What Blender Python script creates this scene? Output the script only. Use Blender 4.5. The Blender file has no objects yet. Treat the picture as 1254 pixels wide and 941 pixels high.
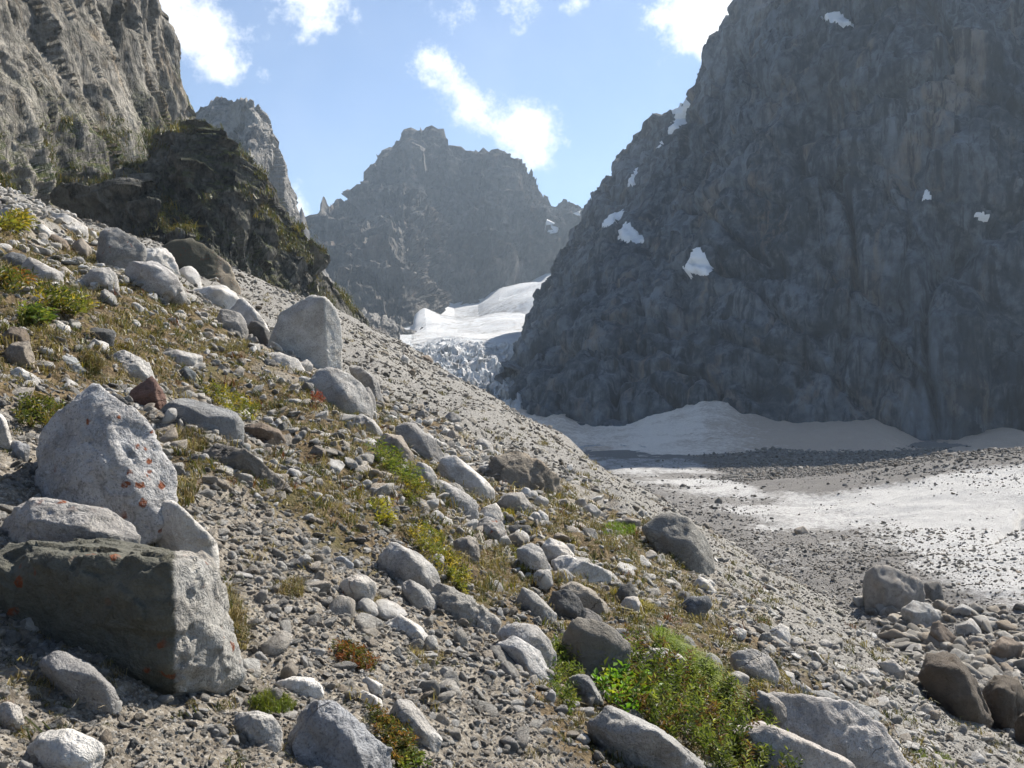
import bpy, bmesh, math, random
import numpy as np
from mathutils import Vector

random.seed(7); RNG = np.random.default_rng(7)
scene = bpy.context.scene
COL = scene.collection

# ------------------------------------------------------------------ camera, sky, sun, exposure
PW, PH, FPX, CU, CV = 1254.0, 941.0, 1230.0, 627.0, 470.0   # photo size, focal length and centre in photo pixels
cam_d = bpy.data.cameras.new('camera'); cam = bpy.data.objects.new('camera', cam_d); COL.objects.link(cam)
cam_d.sensor_width = 36.0; cam_d.lens = 36.0 * FPX / PW
cam_d.clip_start = 0.05; cam_d.clip_end = 20000
cam.location = (0, 0, 0); cam.rotation_euler = (math.radians(90), 0, 0)
cam_d.dof.use_dof = False
scene.camera = cam
SUN_AZ, SUN_EL = 44.0, 46.0
az, el = math.radians(SUN_AZ), math.radians(SUN_EL)
SUN = Vector((math.sin(az) * math.cos(el), math.cos(az) * math.cos(el), math.sin(el)))
sd = bpy.data.lights.new('sun', 'SUN'); sd.energy = 5.0; sd.angle = math.radians(0.53); sd.color = (1.0, 0.94, 0.85)
so = bpy.data.objects.new('sun', sd); COL.objects.link(so); so.location = (60, 60, 80)
so.rotation_euler = (-SUN).to_track_quat('-Z', 'Y').to_euler()
scene.render.engine = 'CYCLES'
scene.cycles.use_denoising = True
scene.cycles.use_adaptive_sampling = True; scene.cycles.adaptive_threshold = 0.03
scene.cycles.max_bounces = 4; scene.cycles.diffuse_bounces = 2; scene.cycles.glossy_bounces = 2
scene.cycles.transmission_bounces = 2; scene.cycles.volume_bounces = 0; scene.cycles.transparent_max_bounces = 8
vs = scene.view_settings
scene.display_settings.display_device = 'sRGB'
vs.view_transform = 'Standard'; vs.look = 'None'; vs.gamma = 1.0; vs.exposure = 1.08; vs.use_curve_mapping = False


class NT:
    """small node-tree helper"""
    def __init__(s, tree): s.t = tree; s.n = tree.nodes; s.l = tree.links
    def add(s, typ, ins=None, **kw):
        nd = s.n.new(typ)
        for k, v in kw.items(): setattr(nd, k, v)
        for k, v in (ins or {}).items():
            sock = nd.inputs[k]
            if isinstance(v, bpy.types.NodeSocket): s.l.new(v, sock)
            else: sock.default_value = v
        return nd
    def math(s, op, a, b=0.0, c=None, clamp=False):
        nd = s.add('ShaderNodeMath', {0: a, 1: b}, operation=op, use_clamp=clamp)
        if c is not None:
            if isinstance(c, bpy.types.NodeSocket): s.l.new(c, nd.inputs[2])
            else: nd.inputs[2].default_value = c
        return nd.outputs[0]
    def vmath(s, op, a, b):
        nd = s.add('ShaderNodeVectorMath', {0: a, 1: b}, operation=op)
        return nd.outputs['Value'] if op in ('DOT_PRODUCT', 'LENGTH', 'DISTANCE') else nd.outputs[0]
    def noise(s, vec, scale, detail=4, rough=0.55, dist=0.0):
        return s.add('ShaderNodeTexNoise', {'Vector': vec, 'Scale': scale, 'Detail': detail, 'Roughness': rough, 'Distortion': dist}).outputs[0]
    def ramp(s, f, a, b, c0=(0, 0, 0, 1), c1=(1, 1, 1, 1)):
        nd = s.add('ShaderNodeValToRGB', {0: f}); e = nd.color_ramp.elements
        e[0].position, e[1].position = a, b; e[0].color, e[1].color = c0, c1
        return nd.outputs[0]
    def map(s, f, a, b, c=0.0, d=1.0):
        return s.add('ShaderNodeMapRange', {0: f, 1: a, 2: b, 3: c, 4: d}, interpolation_type='SMOOTHSTEP').outputs[0]
    def mix(s, f, a, b, blend='MIX'):
        nd = s.add('ShaderNodeMix', data_type='RGBA', blend_type=blend)
        for k, v in ((0, f), (6, a), (7, b)):
            if isinstance(v, bpy.types.NodeSocket): s.l.new(v, nd.inputs[k])
            else: nd.inputs[k].default_value = v if not isinstance(v, tuple) or len(v) == 4 else (*v, 1)
        return nd.outputs[2]


def pix_dir(u, v):
    return Vector(((u - CU) / FPX, 1.0, (CV - v) / FPX)).normalized()

# world: Nishita sky with cumulus wisps
w = bpy.data.worlds.new('World'); scene.world = w; w.use_nodes = True
w.cycles.sampling_method = 'MANUAL'; w.cycles.sample_map_resolution = 512
wt = NT(w.node_tree); wt.n.clear()
sky = wt.add('ShaderNodeTexSky', sky_type='NISHITA', sun_disc=False, sun_elevation=el, sun_rotation=az,
             altitude=2600.0, air_density=1.0, dust_density=0.9, ozone_density=2.2)
gen = wt.add('ShaderNodeTexCoord').outputs['Generated']
warp = wt.add('ShaderNodeTexNoise', {'Vector': gen, 'Scale': 12.0, 'Detail': 4.0, 'Roughness': 0.6}, noise_dimensions='3D')
wv = wt.add('ShaderNodeVectorMath', {0: warp.outputs['Color'], 1: (0.5, 0.5, 0.5)}, operation='SUBTRACT').outputs[0]
wv = wt.add('ShaderNodeVectorMath', {0: wv, 'Scale': 0.05}, operation='SCALE').outputs[0]
dirn = wt.add('ShaderNodeVectorMath', {0: gen, 1: wv}, operation='ADD').outputs[0]
dirn = wt.add('ShaderNodeVectorMath', {0: dirn}, operation='NORMALIZE').outputs[0]
# (u, v, radius in px, weight): the cumulus seen over the ridges, then more of the same round the rest of the sky
puffs = [(232, 18, 48, 1.0), (262, 58, 34, 1.0), (290, 80, 20, .7), (205, -10, 40, 1), (327, 93, 10, .8),
         (345, 8, 34, .8), (385, 18, 26, .7), (400, -18, 50, .8),
         (515, 82, 24, .9), (545, 96, 28, 1.0), (572, 128, 28, 1.0), (605, 142, 34, 1.0), (640, 158, 30, 1.0), (668, 172, 24, .8), (632, 190, 26, .9), (695, 176, 14, .55),
         (352, 240, 20, 1.0), (372, 262, 15, .9), (340, 268, 22, 1),
         (640, 4, 26, .8), (560, -12, 40, .7), (705, -6, 20, .7),
         (840, 18, 46, 1.0), (885, 8, 56, 1.2), (800, 22, 22, .7), (930, 20, 50, 1.2), (900, -50, 70, 1.2)]
blob = None
rs = random.Random(3)
dirs = [(pix_dir(u, v), r / FPX, wgt) for (u, v, r, wgt) in puffs]
for _ in range(9):
    a_ = math.radians(rs.uniform(40, 320)); e_ = math.radians(rs.uniform(14, 70))
    c_ = Vector((math.sin(a_) * math.cos(e_), math.cos(a_) * math.cos(e_), math.sin(e_)))
    dirs.append((c_, rs.uniform(0.05, 0.16), 1.0))
for c_, r_, wgt in dirs:
    dd = wt.vmath('DISTANCE', dirn, tuple(c_))
    m_ = wt.map(dd, r_ * 1.7, 0.0, 0.0, wgt)
    blob = m_ if blob is None else wt.math('ADD', blob, m_)
fine = wt.noise(gen, 30.0, 7, 0.68, 0.0)
dens = wt.math('ADD', wt.math('MULTIPLY', blob, 0.56), wt.math('MULTIPLY', wt.math('SUBTRACT', fine, 0.5), 2.7))
cmask = wt.math('MULTIPLY', wt.math('MULTIPLY', wt.map(dens, 0.10, 1.15), wt.map(blob, 0.0, 0.35)), 0.97)
veil = wt.math('MULTIPLY', wt.map(wt.noise(gen, 4.0, 3, 0.6), 0.45, 0.85), 0.08)
cmask = wt.math('MAXIMUM', cmask, veil)
cloud = wt.add('ShaderNodeRGB'); cloud.outputs[0].default_value = (9.5, 9.6, 9.8, 1)
mixc = wt.mix(cmask, sky.outputs[0], cloud.outputs[0])
bg = wt.add('ShaderNodeBackground', {'Color': mixc, 'Strength': 0.074})
wo = wt.add('ShaderNodeOutputWorld'); wt.l.new(bg.outputs[0], wo.inputs[0])

# ------------------------------------------------------------------ noise
def _hash(ix, iy, iz, seed):
    h = (ix.astype(np.uint32) * np.uint32(374761393) + iy.astype(np.uint32) * np.uint32(668265263)
         + iz.astype(np.uint32) * np.uint32(2147483647) + np.uint32((seed * 974634777 + 12345) & 0xffffffff))
    h = (h ^ (h >> np.uint32(13))) * np.uint32(1274126177)
    h = (h ^ (h >> np.uint32(15))) * np.uint32(2246822519)
    return h ^ (h >> np.uint32(16))

_G = np.array([(1,1,0),(-1,1,0),(1,-1,0),(-1,-1,0),(1,0,1),(-1,0,1),(1,0,-1),(-1,0,-1),(0,1,1),(0,-1,1),(0,1,-1),(0,-1,-1),(1,1,0),(-1,1,0),(0,-1,1),(0,-1,-1)], dtype=np.float32)

def perlin(p, seed=0):
    p = np.asarray(p, dtype=np.float32); f = np.floor(p); i = f.astype(np.int64); r = p - f
    wgt = r * r * r * (r * (r * 6 - 15) + 10)
    out = np.zeros(len(p), dtype=np.float32)
    for dx in (0, 1):
        for dy in (0, 1):
            for dz in (0, 1):
                g = _G[_hash(i[:, 0] + dx, i[:, 1] + dy, i[:, 2] + dz, seed) & np.uint32(15)]
                dot = g[:, 0] * (r[:, 0] - dx) + g[:, 1] * (r[:, 1] - dy) + g[:, 2] * (r[:, 2] - dz)
                out += dot * (wgt[:, 0] if dx else 1 - wgt[:, 0]) * (wgt[:, 1] if dy else 1 - wgt[:, 1]) * (wgt[:, 2] if dz else 1 - wgt[:, 2])
    return out

def fbm(p, octs=5, seed=0, gain=0.5, lac=2.03):
    p = np.asarray(p, dtype=np.float32); a = 1.0; s = np.zeros(len(p), dtype=np.float32)
    for k in range(octs):
        s += a * perlin(p, seed + k * 17); p = p * lac; a *= gain
    return s

def ridged(p, octs=5, seed=0, gain=0.5, lac=2.07):
    p = np.asarray(p, dtype=np.float32); a = 1.0; s = np.zeros(len(p), dtype=np.float32)
    for k in range(octs):
        s += a * (0.5 - 2 * np.abs(perlin(p, seed + k * 31))); p = p * lac; a *= gain
    return s

def facets(p, seed=0):
    """each Voronoi cell carries its own tilted plane: broken, blocky rock"""
    p = np.asarray(p, dtype=np.float32); i = np.floor(p).astype(np.int64)
    best = np.full(len(p), 9e9, dtype=np.float32); val = np.zeros(len(p), dtype=np.float32)
    for dx in (-1, 0, 1):
        for dy in (-1, 0, 1):
            for dz in (-1, 0, 1):
                cx, cy, cz = i[:, 0] + dx, i[:, 1] + dy, i[:, 2] + dz
                h = _hash(cx, cy, cz, seed); h2 = _hash(cx, cy, cz, seed + 91)
                ox = p[:, 0] - (cx + (h & np.uint32(1023)) / 1023.0); oy = p[:, 1] - (cy + ((h >> np.uint32(10)) & np.uint32(1023)) / 1023.0)
                oz = p[:, 2] - (cz + ((h >> np.uint32(20)) & np.uint32(1023)) / 1023.0)
                d = ox * ox + oy * oy + oz * oz
                v = (ox * ((h2 & np.uint32(255)) / 127.5 - 1) + oy * (((h2 >> np.uint32(8)) & np.uint32(255)) / 127.5 - 1)
                     + oz * (((h2 >> np.uint32(16)) & np.uint32(255)) / 127.5 - 1)) + (((h2 >> np.uint32(24)) & np.uint32(255)) / 255.0 - 0.5) * 0.7
                m = d < best
                best[m] = d[m]; val[m] = v[m]
    return val

def sst(x, a, b):
    t = np.clip((x - a) / (b - a), 0, 1); return t * t * (3 - 2 * t)

def inside(u, v, poly):
    c = False; x1, y1 = poly[-1]
    for x0, y0 in poly:
        if (y0 > v) != (y1 > v) and u < (x1 - x0) * (v - y0) / ((y1 - y0) or 1e-9) + x0: c = not c
        x1, y1 = x0, y0
    return c

def in_poly(u, v, poly):
    u = np.asarray(u); v = np.asarray(v); c = np.zeros(u.shape, dtype=bool); n = len(poly)
    for k in range(n):
        x0, y0 = poly[k]; x1, y1 = poly[(k + 1) % n]
        c ^= ((y0 > v) != (y1 > v)) & (u < (x1 - x0) * (v - y0) / ((y1 - y0) or 1e-9) + x0)
    return c

def soft_poly(u, v, polys, soft=14, seed=5):
    acc = np.zeros(np.shape(u), dtype=np.float32); r = random.Random(seed)
    for _ in range(9):
        ju, jv = r.gauss(0, soft), r.gauss(0, soft); m = np.zeros(np.shape(u), dtype=bool)
        for q in polys: m |= in_poly(u + ju, v + jv, q)
        acc += m
    return acc / 9

# ------------------------------------------------------------------ objects and materials helpers
def link(o, parent=None):
    COL.objects.link(o)
    if parent is not None: o.parent = parent
    return o

def tag(o, label=None, cat=None, group=None, kind=None):
    for k, v in (('label', label), ('category', cat), ('group', group), ('kind', kind)):
        if v: o[k] = v
    return o

def mesh_obj(name, verts, faces, mat, parent=None, smooth=False, loc=None, color=None):
    me = bpy.data.meshes.new(name)
    verts = np.ascontiguousarray(verts, dtype=np.float32); faces = np.ascontiguousarray(faces, dtype=np.int32)
    nf, k = faces.shape
    me.vertices.add(len(verts)); me.vertices.foreach_set('co', verts.ravel())
    me.loops.add(nf * k); me.loops.foreach_set('vertex_index', faces.ravel())
    me.polygons.add(nf); me.polygons.foreach_set('loop_start', np.arange(0, nf * k, k, dtype=np.int32))
    me.polygons.foreach_set('use_smooth', np.full(nf, smooth))
    me.update(calc_edges=True)
    me.materials.append(mat)
    o = bpy.data.objects.new(name, me); link(o, parent)
    if loc is not None: o.location = loc
    if color is not None: o.color = (*color, 1)
    return o

def vattr(o, name, data):
    a = o.data.attributes.new(name, 'FLOAT', 'POINT'); a.data.foreach_set('value', np.ascontiguousarray(data, dtype=np.float32))

def grid_faces(nr, nc):
    a = np.arange(nr * nc).reshape(nr, nc)
    return np.stack([a[:-1, :-1], a[:-1, 1:], a[1:, 1:], a[1:, :-1]], axis=-1).reshape(-1, 4)

def material(name, rough=0.9, spec=0.25):
    m = bpy.data.materials.new(name); m.use_nodes = True; t = NT(m.node_tree); t.n.clear()
    b = t.add('ShaderNodeBsdfPrincipled', {'Roughness': rough, 'Specular IOR Level': spec})
    o = t.add('ShaderNodeOutputMaterial'); t.l.new(b.outputs[0], o.inputs[0])
    return m, t, b

def bump(t, b, h, strength, dist):
    nd = t.add('ShaderNodeBump', {'Height': h, 'Strength': strength, 'Distance': dist}); t.l.new(nd.outputs[0], b.inputs['Normal'])

def streaked(t, vec, sz):
    return t.add('ShaderNodeMapping', {'Vector': vec, 'Scale': (1, 1, sz)}).outputs[0]

def cliff_material(name, dark, light, brown, S, moss=0.0, brown_amt=0.5, white_amt=0.0, ribs=0.0, relief=0.11):
    m, t, b = material(name, 0.92, 0.2)
    pos = t.add('ShaderNodeNewGeometry'); P = pos.outputs['Position']
    st = streaked(t, P, 0.3)
    n1 = t.noise(st, 0.9 / S, 5, 0.62, 0.6); n2 = t.noise(P, 6.0 / S, 5, 0.68, 0.3); n3 = t.noise(st, 2.2 / S, 4, 0.6, 1.0)
    f = t.math('ADD', t.math('MULTIPLY', n1, 0.5), t.math('MULTIPLY', n2, 0.5))
    c = t.mix(t.map(f, 0.38, 0.62), dark, light)
    c = t.mix(t.math('MULTIPLY', t.map(n3, 0.52, 0.72), brown_amt), c, brown)
    if white_amt:
        c = t.mix(t.math('MULTIPLY', t.map(t.noise(P, 2.2 / S, 6, 0.7), 0.55, 0.75), white_amt), c, (0.34, 0.33, 0.31))
    if ribs:
        sx = t.add('ShaderNodeMapping', {'Vector': P, 'Scale': (1, 1, 0.09), 'Rotation': (0, -0.12, 0)}).outputs[0]
        rb = t.noise(sx, 7.0 / S, 5, 0.7, 0.25); rb2 = t.noise(sx, 1.6 / S, 4, 0.6, 0.5)
        c = t.mix(t.math('MULTIPLY', t.map(rb, 0.52, 0.40), ribs), c, tuple(x * 0.5 for x in dark))
        c = t.mix(t.math('MULTIPLY', t.map(rb2, 0.54, 0.70), ribs * 0.7), c, tuple(x * 1.25 for x in light))
    dk = t.map(t.noise(st, 5.0 / S, 4, 0.7, 1.5), 0.56, 0.7)
    c = t.mix(t.math('MULTIPLY', dk, 0.75), c, tuple(x * 0.5 for x in dark))
    if moss:
        nz = t.add('ShaderNodeSeparateXYZ', {0: pos.outputs['True Normal']}).outputs[2]
        pz = t.add('ShaderNodeAttribute', attribute_name='veg').outputs['Fac']
        mo = t.math('MULTIPLY', t.map(t.math('ADD', nz, t.math('MULTIPLY', t.noise(P, 3.0 / S, 5, 0.7), 0.8)), 0.55, 0.95), pz)
        gc = t.mix(t.map(t.noise(P, 8.0 / S, 4), 0.35, 0.65), (0.025, 0.036, 0.012), (0.085, 0.09, 0.026))
        c = t.mix(t.math('MULTIPLY', mo, moss), c, gc)
    t.l.new(c, b.inputs['Base Color'])
    h = t.math('ADD', t.noise(st, 8.0 / S, 5, 0.7, 0.8), t.math('MULTIPLY', t.add('ShaderNodeTexVoronoi', {'Vector': st, 'Scale': 7.0 / S}, feature='DISTANCE_TO_EDGE').outputs[0], 0.7))
    bump(t, b, h, 1.0, S * relief)
    return m

def stone_material(name, lichen=0.0, dark_crust=0.3, instanced=False, speck=1.0, warm=0.5, tint=None, moss_shade_side=False, cracks=0.5):
    m, t, b = material(name, 0.88, 0.25)
    oi = t.add('ShaderNodeObjectInfo'); tc = t.add('ShaderNodeTexCoord').outputs['Object']
    off = t.add('ShaderNodeVectorMath', {0: (37.0, 17.0, 53.0), 'Scale': oi.outputs['Random']}, operation='SCALE').outputs[0]
    V = t.vmath('ADD', tc, off)
    if instanced:
        cr = t.add('ShaderNodeValToRGB', {0: oi.outputs['Random']}); e = cr.color_ramp.elements
        e[0].position = 0.0; e[0].color = (0.19, 0.184, 0.172, 1); e[1].position = 1.0; e[1].color = (0.70, 0.68, 0.645, 1)
        for p_, c_ in ((0.15, (0.34, 0.326, 0.30, 1)), (0.4, (0.52, 0.495, 0.45, 1)), (0.6, (0.42, 0.36, 0.29, 1)), (0.75, (0.58, 0.56, 0.52, 1))):
            k = e.new(p_); k.color = c_
        base = cr.outputs[0] if tint is None else t.mix(1.0, cr.outputs[0], tint, 'MULTIPLY'); k1 = 1.0
    else:
        base = oi.outputs['Color']; k1 = 1.0
    n1 = t.noise(V, 3.2 * k1, 6, 0.6, 0.4); n2 = t.noise(V, 34.0, 3, 0.7); n3 = t.noise(V, 11.0, 6, 0.7, 0.8); n4 = t.noise(V, 110.0, 2, 0.6)
    c = t.mix(t.map(n1, 0.36, 0.66), base, t.mix(1.0, base, (0.68, 0.67, 0.655), 'MULTIPLY'))
    c = t.mix(t.math('MULTIPLY', t.map(n2, 0.5, 0.68), 0.5 * speck), c, t.mix(1.0, base, (0.42, 0.42, 0.43), 'MULTIPLY'))
    c = t.mix(t.math('MULTIPLY', t.map(n4, 0.54, 0.66), 0.6 * speck), c, t.mix(1.0, base, (0.3, 0.3, 0.32), 'MULTIPLY'))
    c = t.mix(t.math('MULTIPLY', t.map(t.noise(V, 60.0, 3, 0.6), 0.58, 0.72), 0.5 * speck), c, t.mix(1.0, base, (1.35, 1.33, 1.3), 'MULTIPLY'))
    c = t.mix(t.math('MULTIPLY', t.map(n3, 0.54, 0.66), dark_crust), c, (0.05, 0.05, 0.044))
    c = t.mix(t.math('MULTIPLY', t.map(t.noise(V, 1.7, 5, 0.6), 0.5, 0.7), 0.3 * warm), c, t.mix(1.0, base, (1.0, 0.78, 0.55), 'MULTIPLY'))
    wob = t.vmath('ADD', V, t.add('ShaderNodeVectorMath', {0: t.add('ShaderNodeTexNoise', {'Vector': V, 'Scale': 4.0, 'Detail': 3.0}).outputs['Color'], 'Scale': 0.35}, operation='SCALE').outputs[0])
    ck = t.map(t.add('ShaderNodeTexVoronoi', {'Vector': wob, 'Scale': 2.3}, feature='DISTANCE_TO_EDGE').outputs[0], 0.014, 0.0)
    ck = t.math('MULTIPLY', ck, t.map(t.noise(V, 2.1, 2), 0.53, 0.66))
    if not instanced: c = t.mix(t.math('MULTIPLY', ck, cracks), c, t.mix(1.0, base, (0.25, 0.24, 0.23), 'MULTIPLY'))
    if moss_shade_side:
        cr_ = t.add('ShaderNodeAttribute', attribute_name='moss_shade_side').outputs['Fac']
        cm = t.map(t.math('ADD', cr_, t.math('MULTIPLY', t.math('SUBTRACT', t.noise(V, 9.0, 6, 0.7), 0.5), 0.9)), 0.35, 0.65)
        c = t.mix(t.math('MULTIPLY', cm, 0.85), c, t.mix(t.noise(V, 24.0, 4, 0.7), (0.025, 0.026, 0.018), (0.10, 0.098, 0.07)))  # moss colour with the shade of that face painted in
    if lichen:
        vor = t.add('ShaderNodeTexVoronoi', {'Vector': t.vmath('ADD', V, t.add('ShaderNodeVectorMath', {0: t.add('ShaderNodeTexNoise', {'Vector': V, 'Scale': 30.0, 'Detail': 4.0}).outputs['Color'], 'Scale': 0.05}, operation='SCALE').outputs[0]), 'Scale': 15.0, 'Randomness': 1.0})
        gate = t.map(t.add('ShaderNodeSeparateColor', {0: vor.outputs['Color']}).outputs[0], 0.5, 0.52)
        clump = t.map(t.noise(V, 4.2, 2), 0.47, 0.60)
        lm = t.math('MULTIPLY', t.math('MULTIPLY', t.map(vor.outputs['Distance'], 0.34, 0.22), gate), t.math('MULTIPLY', clump, lichen))
        lm = t.math('MULTIPLY', lm, t.map(t.noise(V, 45.0, 4, 0.7), 0.3, 0.5))
        c = t.mix(lm, c, t.mix(t.noise(V, 50.0, 2), (0.11, 0.028, 0.016), (0.23, 0.075, 0.025)))
    t.l.new(c, b.inputs['Base Color'])
    h = t.math('ADD', t.math('MULTIPLY', n3, 0.7), t.math('SUBTRACT', t.math('ADD', t.math('MULTIPLY', n2, 0.35), t.math('MULTIPLY', n1, 0.8)), 0.0 if instanced else t.math('MULTIPLY', ck, cracks)))
    bump(t, b, h, 0.95, 0.05)
    return m

def leaf_material(name, transl=0.35):
    m = bpy.data.materials.new(name); m.use_nodes = True; t = NT(m.node_tree); t.n.clear()
    c = t.add('ShaderNodeAttribute', attribute_name='leaf_colour').outputs['Color']
    b = t.add('ShaderNodeBsdfPrincipled', {'Base Color': c, 'Roughness': 0.5, 'Specular IOR Level': 0.35})
    tr = t.add('ShaderNodeBsdfTranslucent', {'Color': t.mix(1.0, c, (1.5, 1.6, 0.7), 'MULTIPLY')})
    mx = t.add('ShaderNodeMixShader', {0: transl, 1: b.outputs[0], 2: tr.outputs[0]})
    o = t.add('ShaderNodeOutputMaterial'); t.l.new(mx.outputs[0], o.inputs[0])
    return m

def P3(u, v, d):
    """world point seen at photo pixel (u, v) at forward distance d"""
    u, v, d = np.broadcast_arrays(np.asarray(u, float), np.asarray(v, float), np.asarray(d, float))
    return np.stack([(u - CU) / FPX * d, d, (CV - v) / FPX * d], axis=-1)

def to_px(p):
    p = np.asarray(p); y = np.maximum(p[..., 1], 1e-3)
    return CU + FPX * p[..., 0] / y, CV - FPX * p[..., 2] / y

# ------------------------------------------------------------------ terrain heights
def slope_plane(x, y):
    a = 0.46 + 0.10 * sst(y, 14, 55) * sst(x, -22, -5)
    z = -1.5 - a * x
    z = z - 3.6 * sst(x, 8.4, 11.5) * (1 - sst(y, 42, 62))          # the scree breaks off above the pit
    z = z - 0.35 * sst(x, 2.6, 4.6) * sst(y, 6, 8)
    # the slope ends in a rounded rib: beyond it the side of the valley falls away
    edge = 58 - 0.35 * x
    z = z - 0.03 * np.maximum(y - edge, 0) ** 1.6
    crest = 34 + 0.0 * x
    z = z - 0.035 * np.maximum(y - crest, 0) ** 1.5 * sst(-x, 13, 21)
    return z

def glacier_z(x, y):
    b = np.exp(-((y - 112) / 38.0) ** 2)
    z = -12.6 + 5.0 * sst(x, 22, 64) * b - 1.6 * sst(y, 120, 165) + 1.2 * sst(x, 30, 60) * sst(100 - y, 0, 60)
    return z

def ground_base(x, y):
    a, g = slope_plane(x, y), glacier_z(x, y) - 0.9
    k = 1.2
    m = np.maximum(a, g)
    return m + k * np.log(np.exp((a - m) / k) + np.exp((g - m) / k)) - 0.0

def H(x, y):
    x = np.asarray(x, dtype=np.float64).ravel(); y = np.asarray(y, dtype=np.float64).ravel()
    r = np.sqrt(x * x + y * y)
    p = np.stack([x, y, np.zeros_like(x)], axis=-1)
    z = ground_base(x, y)
    z = z + 0.55 * sst(r, 6, 40) * fbm(p * 0.11, 3, 4) + 0.16 * sst(r, 2, 9) * fbm(p * 0.5, 3, 9)
    z = z + 0.11 * sst(r, 4, 9) * ridged(p * 0.9, 3, 16) * (1 - sst(y, 30, 45)) + 0.06 * fbm(p * 1.7, 4, 12) + 0.03 * ridged(p * 5.0, 3, 14) * (1 - sst(r, 12, 30))
    # shallow terraces across the turf slope
    z = z + 0.10 * np.sin((x * 0.9 + 0.22 * y + 0.8 * fbm(p * 0.35, 2, 21)) * 2.4) * sst(y, 6, 10) * (1 - sst(y, 30, 45)) * (1 - sst(x, 2, 5))
    return z

# zones traced once, then kept as ground maps in world space
TURF = [[(-200, 235), (120, 280), (300, 400), (350, 445), (480, 500), (560, 560), (640, 620), (700, 700), (640, 740), (560, 740), (470, 640), (400, 560), (330, 505), (230, 470), (100, 480), (-200, 470)],
        [(560, 590), (690, 585), (800, 640), (880, 730), (960, 800), (1130, 930), (1180, 990), (1040, 960), (900, 850), (780, 790), (640, 690)],
        [(200, 520), (300, 540), (430, 560), (500, 640), (420, 650), (300, 590), (200, 570)],
        [(640, 760), (760, 780), (960, 960), (800, 980), (680, 900)]]

def polar(az0, az1, na, r0, r1, nr):
    A = np.radians(np.linspace(az0, az1, na)); R = np.exp(np.linspace(math.log(r0), math.log(r1), nr))
    RR, AA = np.meshgrid(R, A, indexing='ij')
    return (RR * np.sin(AA)).ravel(), (RR * np.cos(AA)).ravel(), nr, na

def ground_material():
    m, t, b = material('moraine_soil_and_grit', 0.95, 0.15)
    P = t.add('ShaderNodeNewGeometry').outputs['Position']
    turf = t.add('ShaderNodeAttribute', attribute_name='turf').outputs['Fac']
    n1 = t.noise(P, 1.3, 6, 0.65, 0.5); n2 = t.noise(P, 14.0, 6, 0.7); n3 = t.noise(P, 60.0, 4, 0.7); n0 = t.noise(P, 0.18, 4, 0.6)
    grit = t.mix(t.map(n2, 0.3, 0.7), (0.095, 0.079, 0.060), (0.25, 0.222, 0.182))
    bare = t.add('ShaderNodeAttribute', attribute_name='bare').outputs['Fac']
    grit = t.mix(bare, grit, t.mix(t.map(n2, 0.3, 0.7), (0.12, 0.114, 0.104), (0.25, 0.24, 0.221)))
    grit = t.mix(t.math('MULTIPLY', t.map(n3, 0.5, 0.66), 0.5), grit, (0.44, 0.42, 0.385))
    grit = t.mix(t.math('MULTIPLY', t.map(n0, 0.42, 0.6), t.math('SUBTRACT', 0.45, t.math('MULTIPLY', bare, 0.35))), grit, (0.27, 0.24, 0.195))
    soil = t.mix(t.map(n2, 0.35, 0.65), (0.045, 0.032, 0.018), (0.17, 0.125, 0.072))
    soil = t.mix(t.math('MULTIPLY', t.map(n1, 0.48, 0.68), 0.6), soil, (0.085, 0.08, 0.028))
    k = t.math('ADD', turf, t.math('MULTIPLY', t.math('SUBTRACT', n1, 0.5), 1.3))
    c = t.mix(t.map(k, 0.3, 0.75), grit, soil)
    t.l.new(c, b.inputs['Base Color'])
    vor = t.add('ShaderNodeTexVoronoi', {'Vector': P, 'Scale': 26.0}).outputs['Distance']
    vor2 = t.add('ShaderNodeTexVoronoi', {'Vector': P, 'Scale': 5.0}).outputs['Distance']
    h = t.math('SUBTRACT', t.math('ADD', n2, t.math('MULTIPLY', n3, 0.4)), t.math('ADD', t.math('MULTIPLY', vor, 0.6), t.math('MULTIPLY', vor2, 0.6)))
    bump(t, b, h, 0.7, 0.04)
    return m

gx, gy, nr, na = polar(-78, 80, 460, 0.5, 100, 430)
gz = H(gx, gy)
slope = mesh_obj('ground', np.stack([gx, gy, gz], -1), grid_faces(nr, na), ground_material(), smooth=True)
tag(slope, 'grey-brown stony moraine slope falling towards the glacier', None, None, 'structure')
gu, gv = to_px(np.stack([gx, gy, gz], -1))
vattr(slope, 'bare', sst(gy + 2.5 * np.maximum(gx, 0) + 1.5 * fbm(np.stack([gx * .3, gy * .3, 0 * gx], -1), 3, 45), 17, 25))
_q = np.stack([gx * 0.6, gy * 0.6, np.zeros_like(gx)], -1)
vattr(slope, 'turf', soft_poly(gu + 45 * fbm(_q, 3, 41), gv + 45 * fbm(_q + 7.3, 3, 43), TURF, 22) + 0.24 * (1 - sst(gy + 2.5 * np.maximum(gx, 0), 15, 22)))
_GZ = gz.reshape(nr, na); _L0, _L1 = math.log(0.5), math.log(100.0)
def HM(x, y):
    """height of the built ground mesh"""
    x = np.asarray(x, float); y = np.asarray(y, float)
    r = np.hypot(x, y); a = np.degrees(np.arctan2(x, y))
    fi = np.clip((np.log(np.maximum(r, 0.51)) - _L0) / (_L1 - _L0) * (nr - 1), 0, nr - 1.001); fj = np.clip((a + 78) / 158 * (na - 1), 0, na - 1.001)
    i = fi.astype(int); j = fj.astype(int); wi = fi - i; wj = fj - j
    return (_GZ[i, j] * (1 - wi) * (1 - wj) + _GZ[i + 1, j] * wi * (1 - wj) + _GZ[i, j + 1] * (1 - wi) * wj + _GZ[i + 1, j + 1] * wi * wj)

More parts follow.
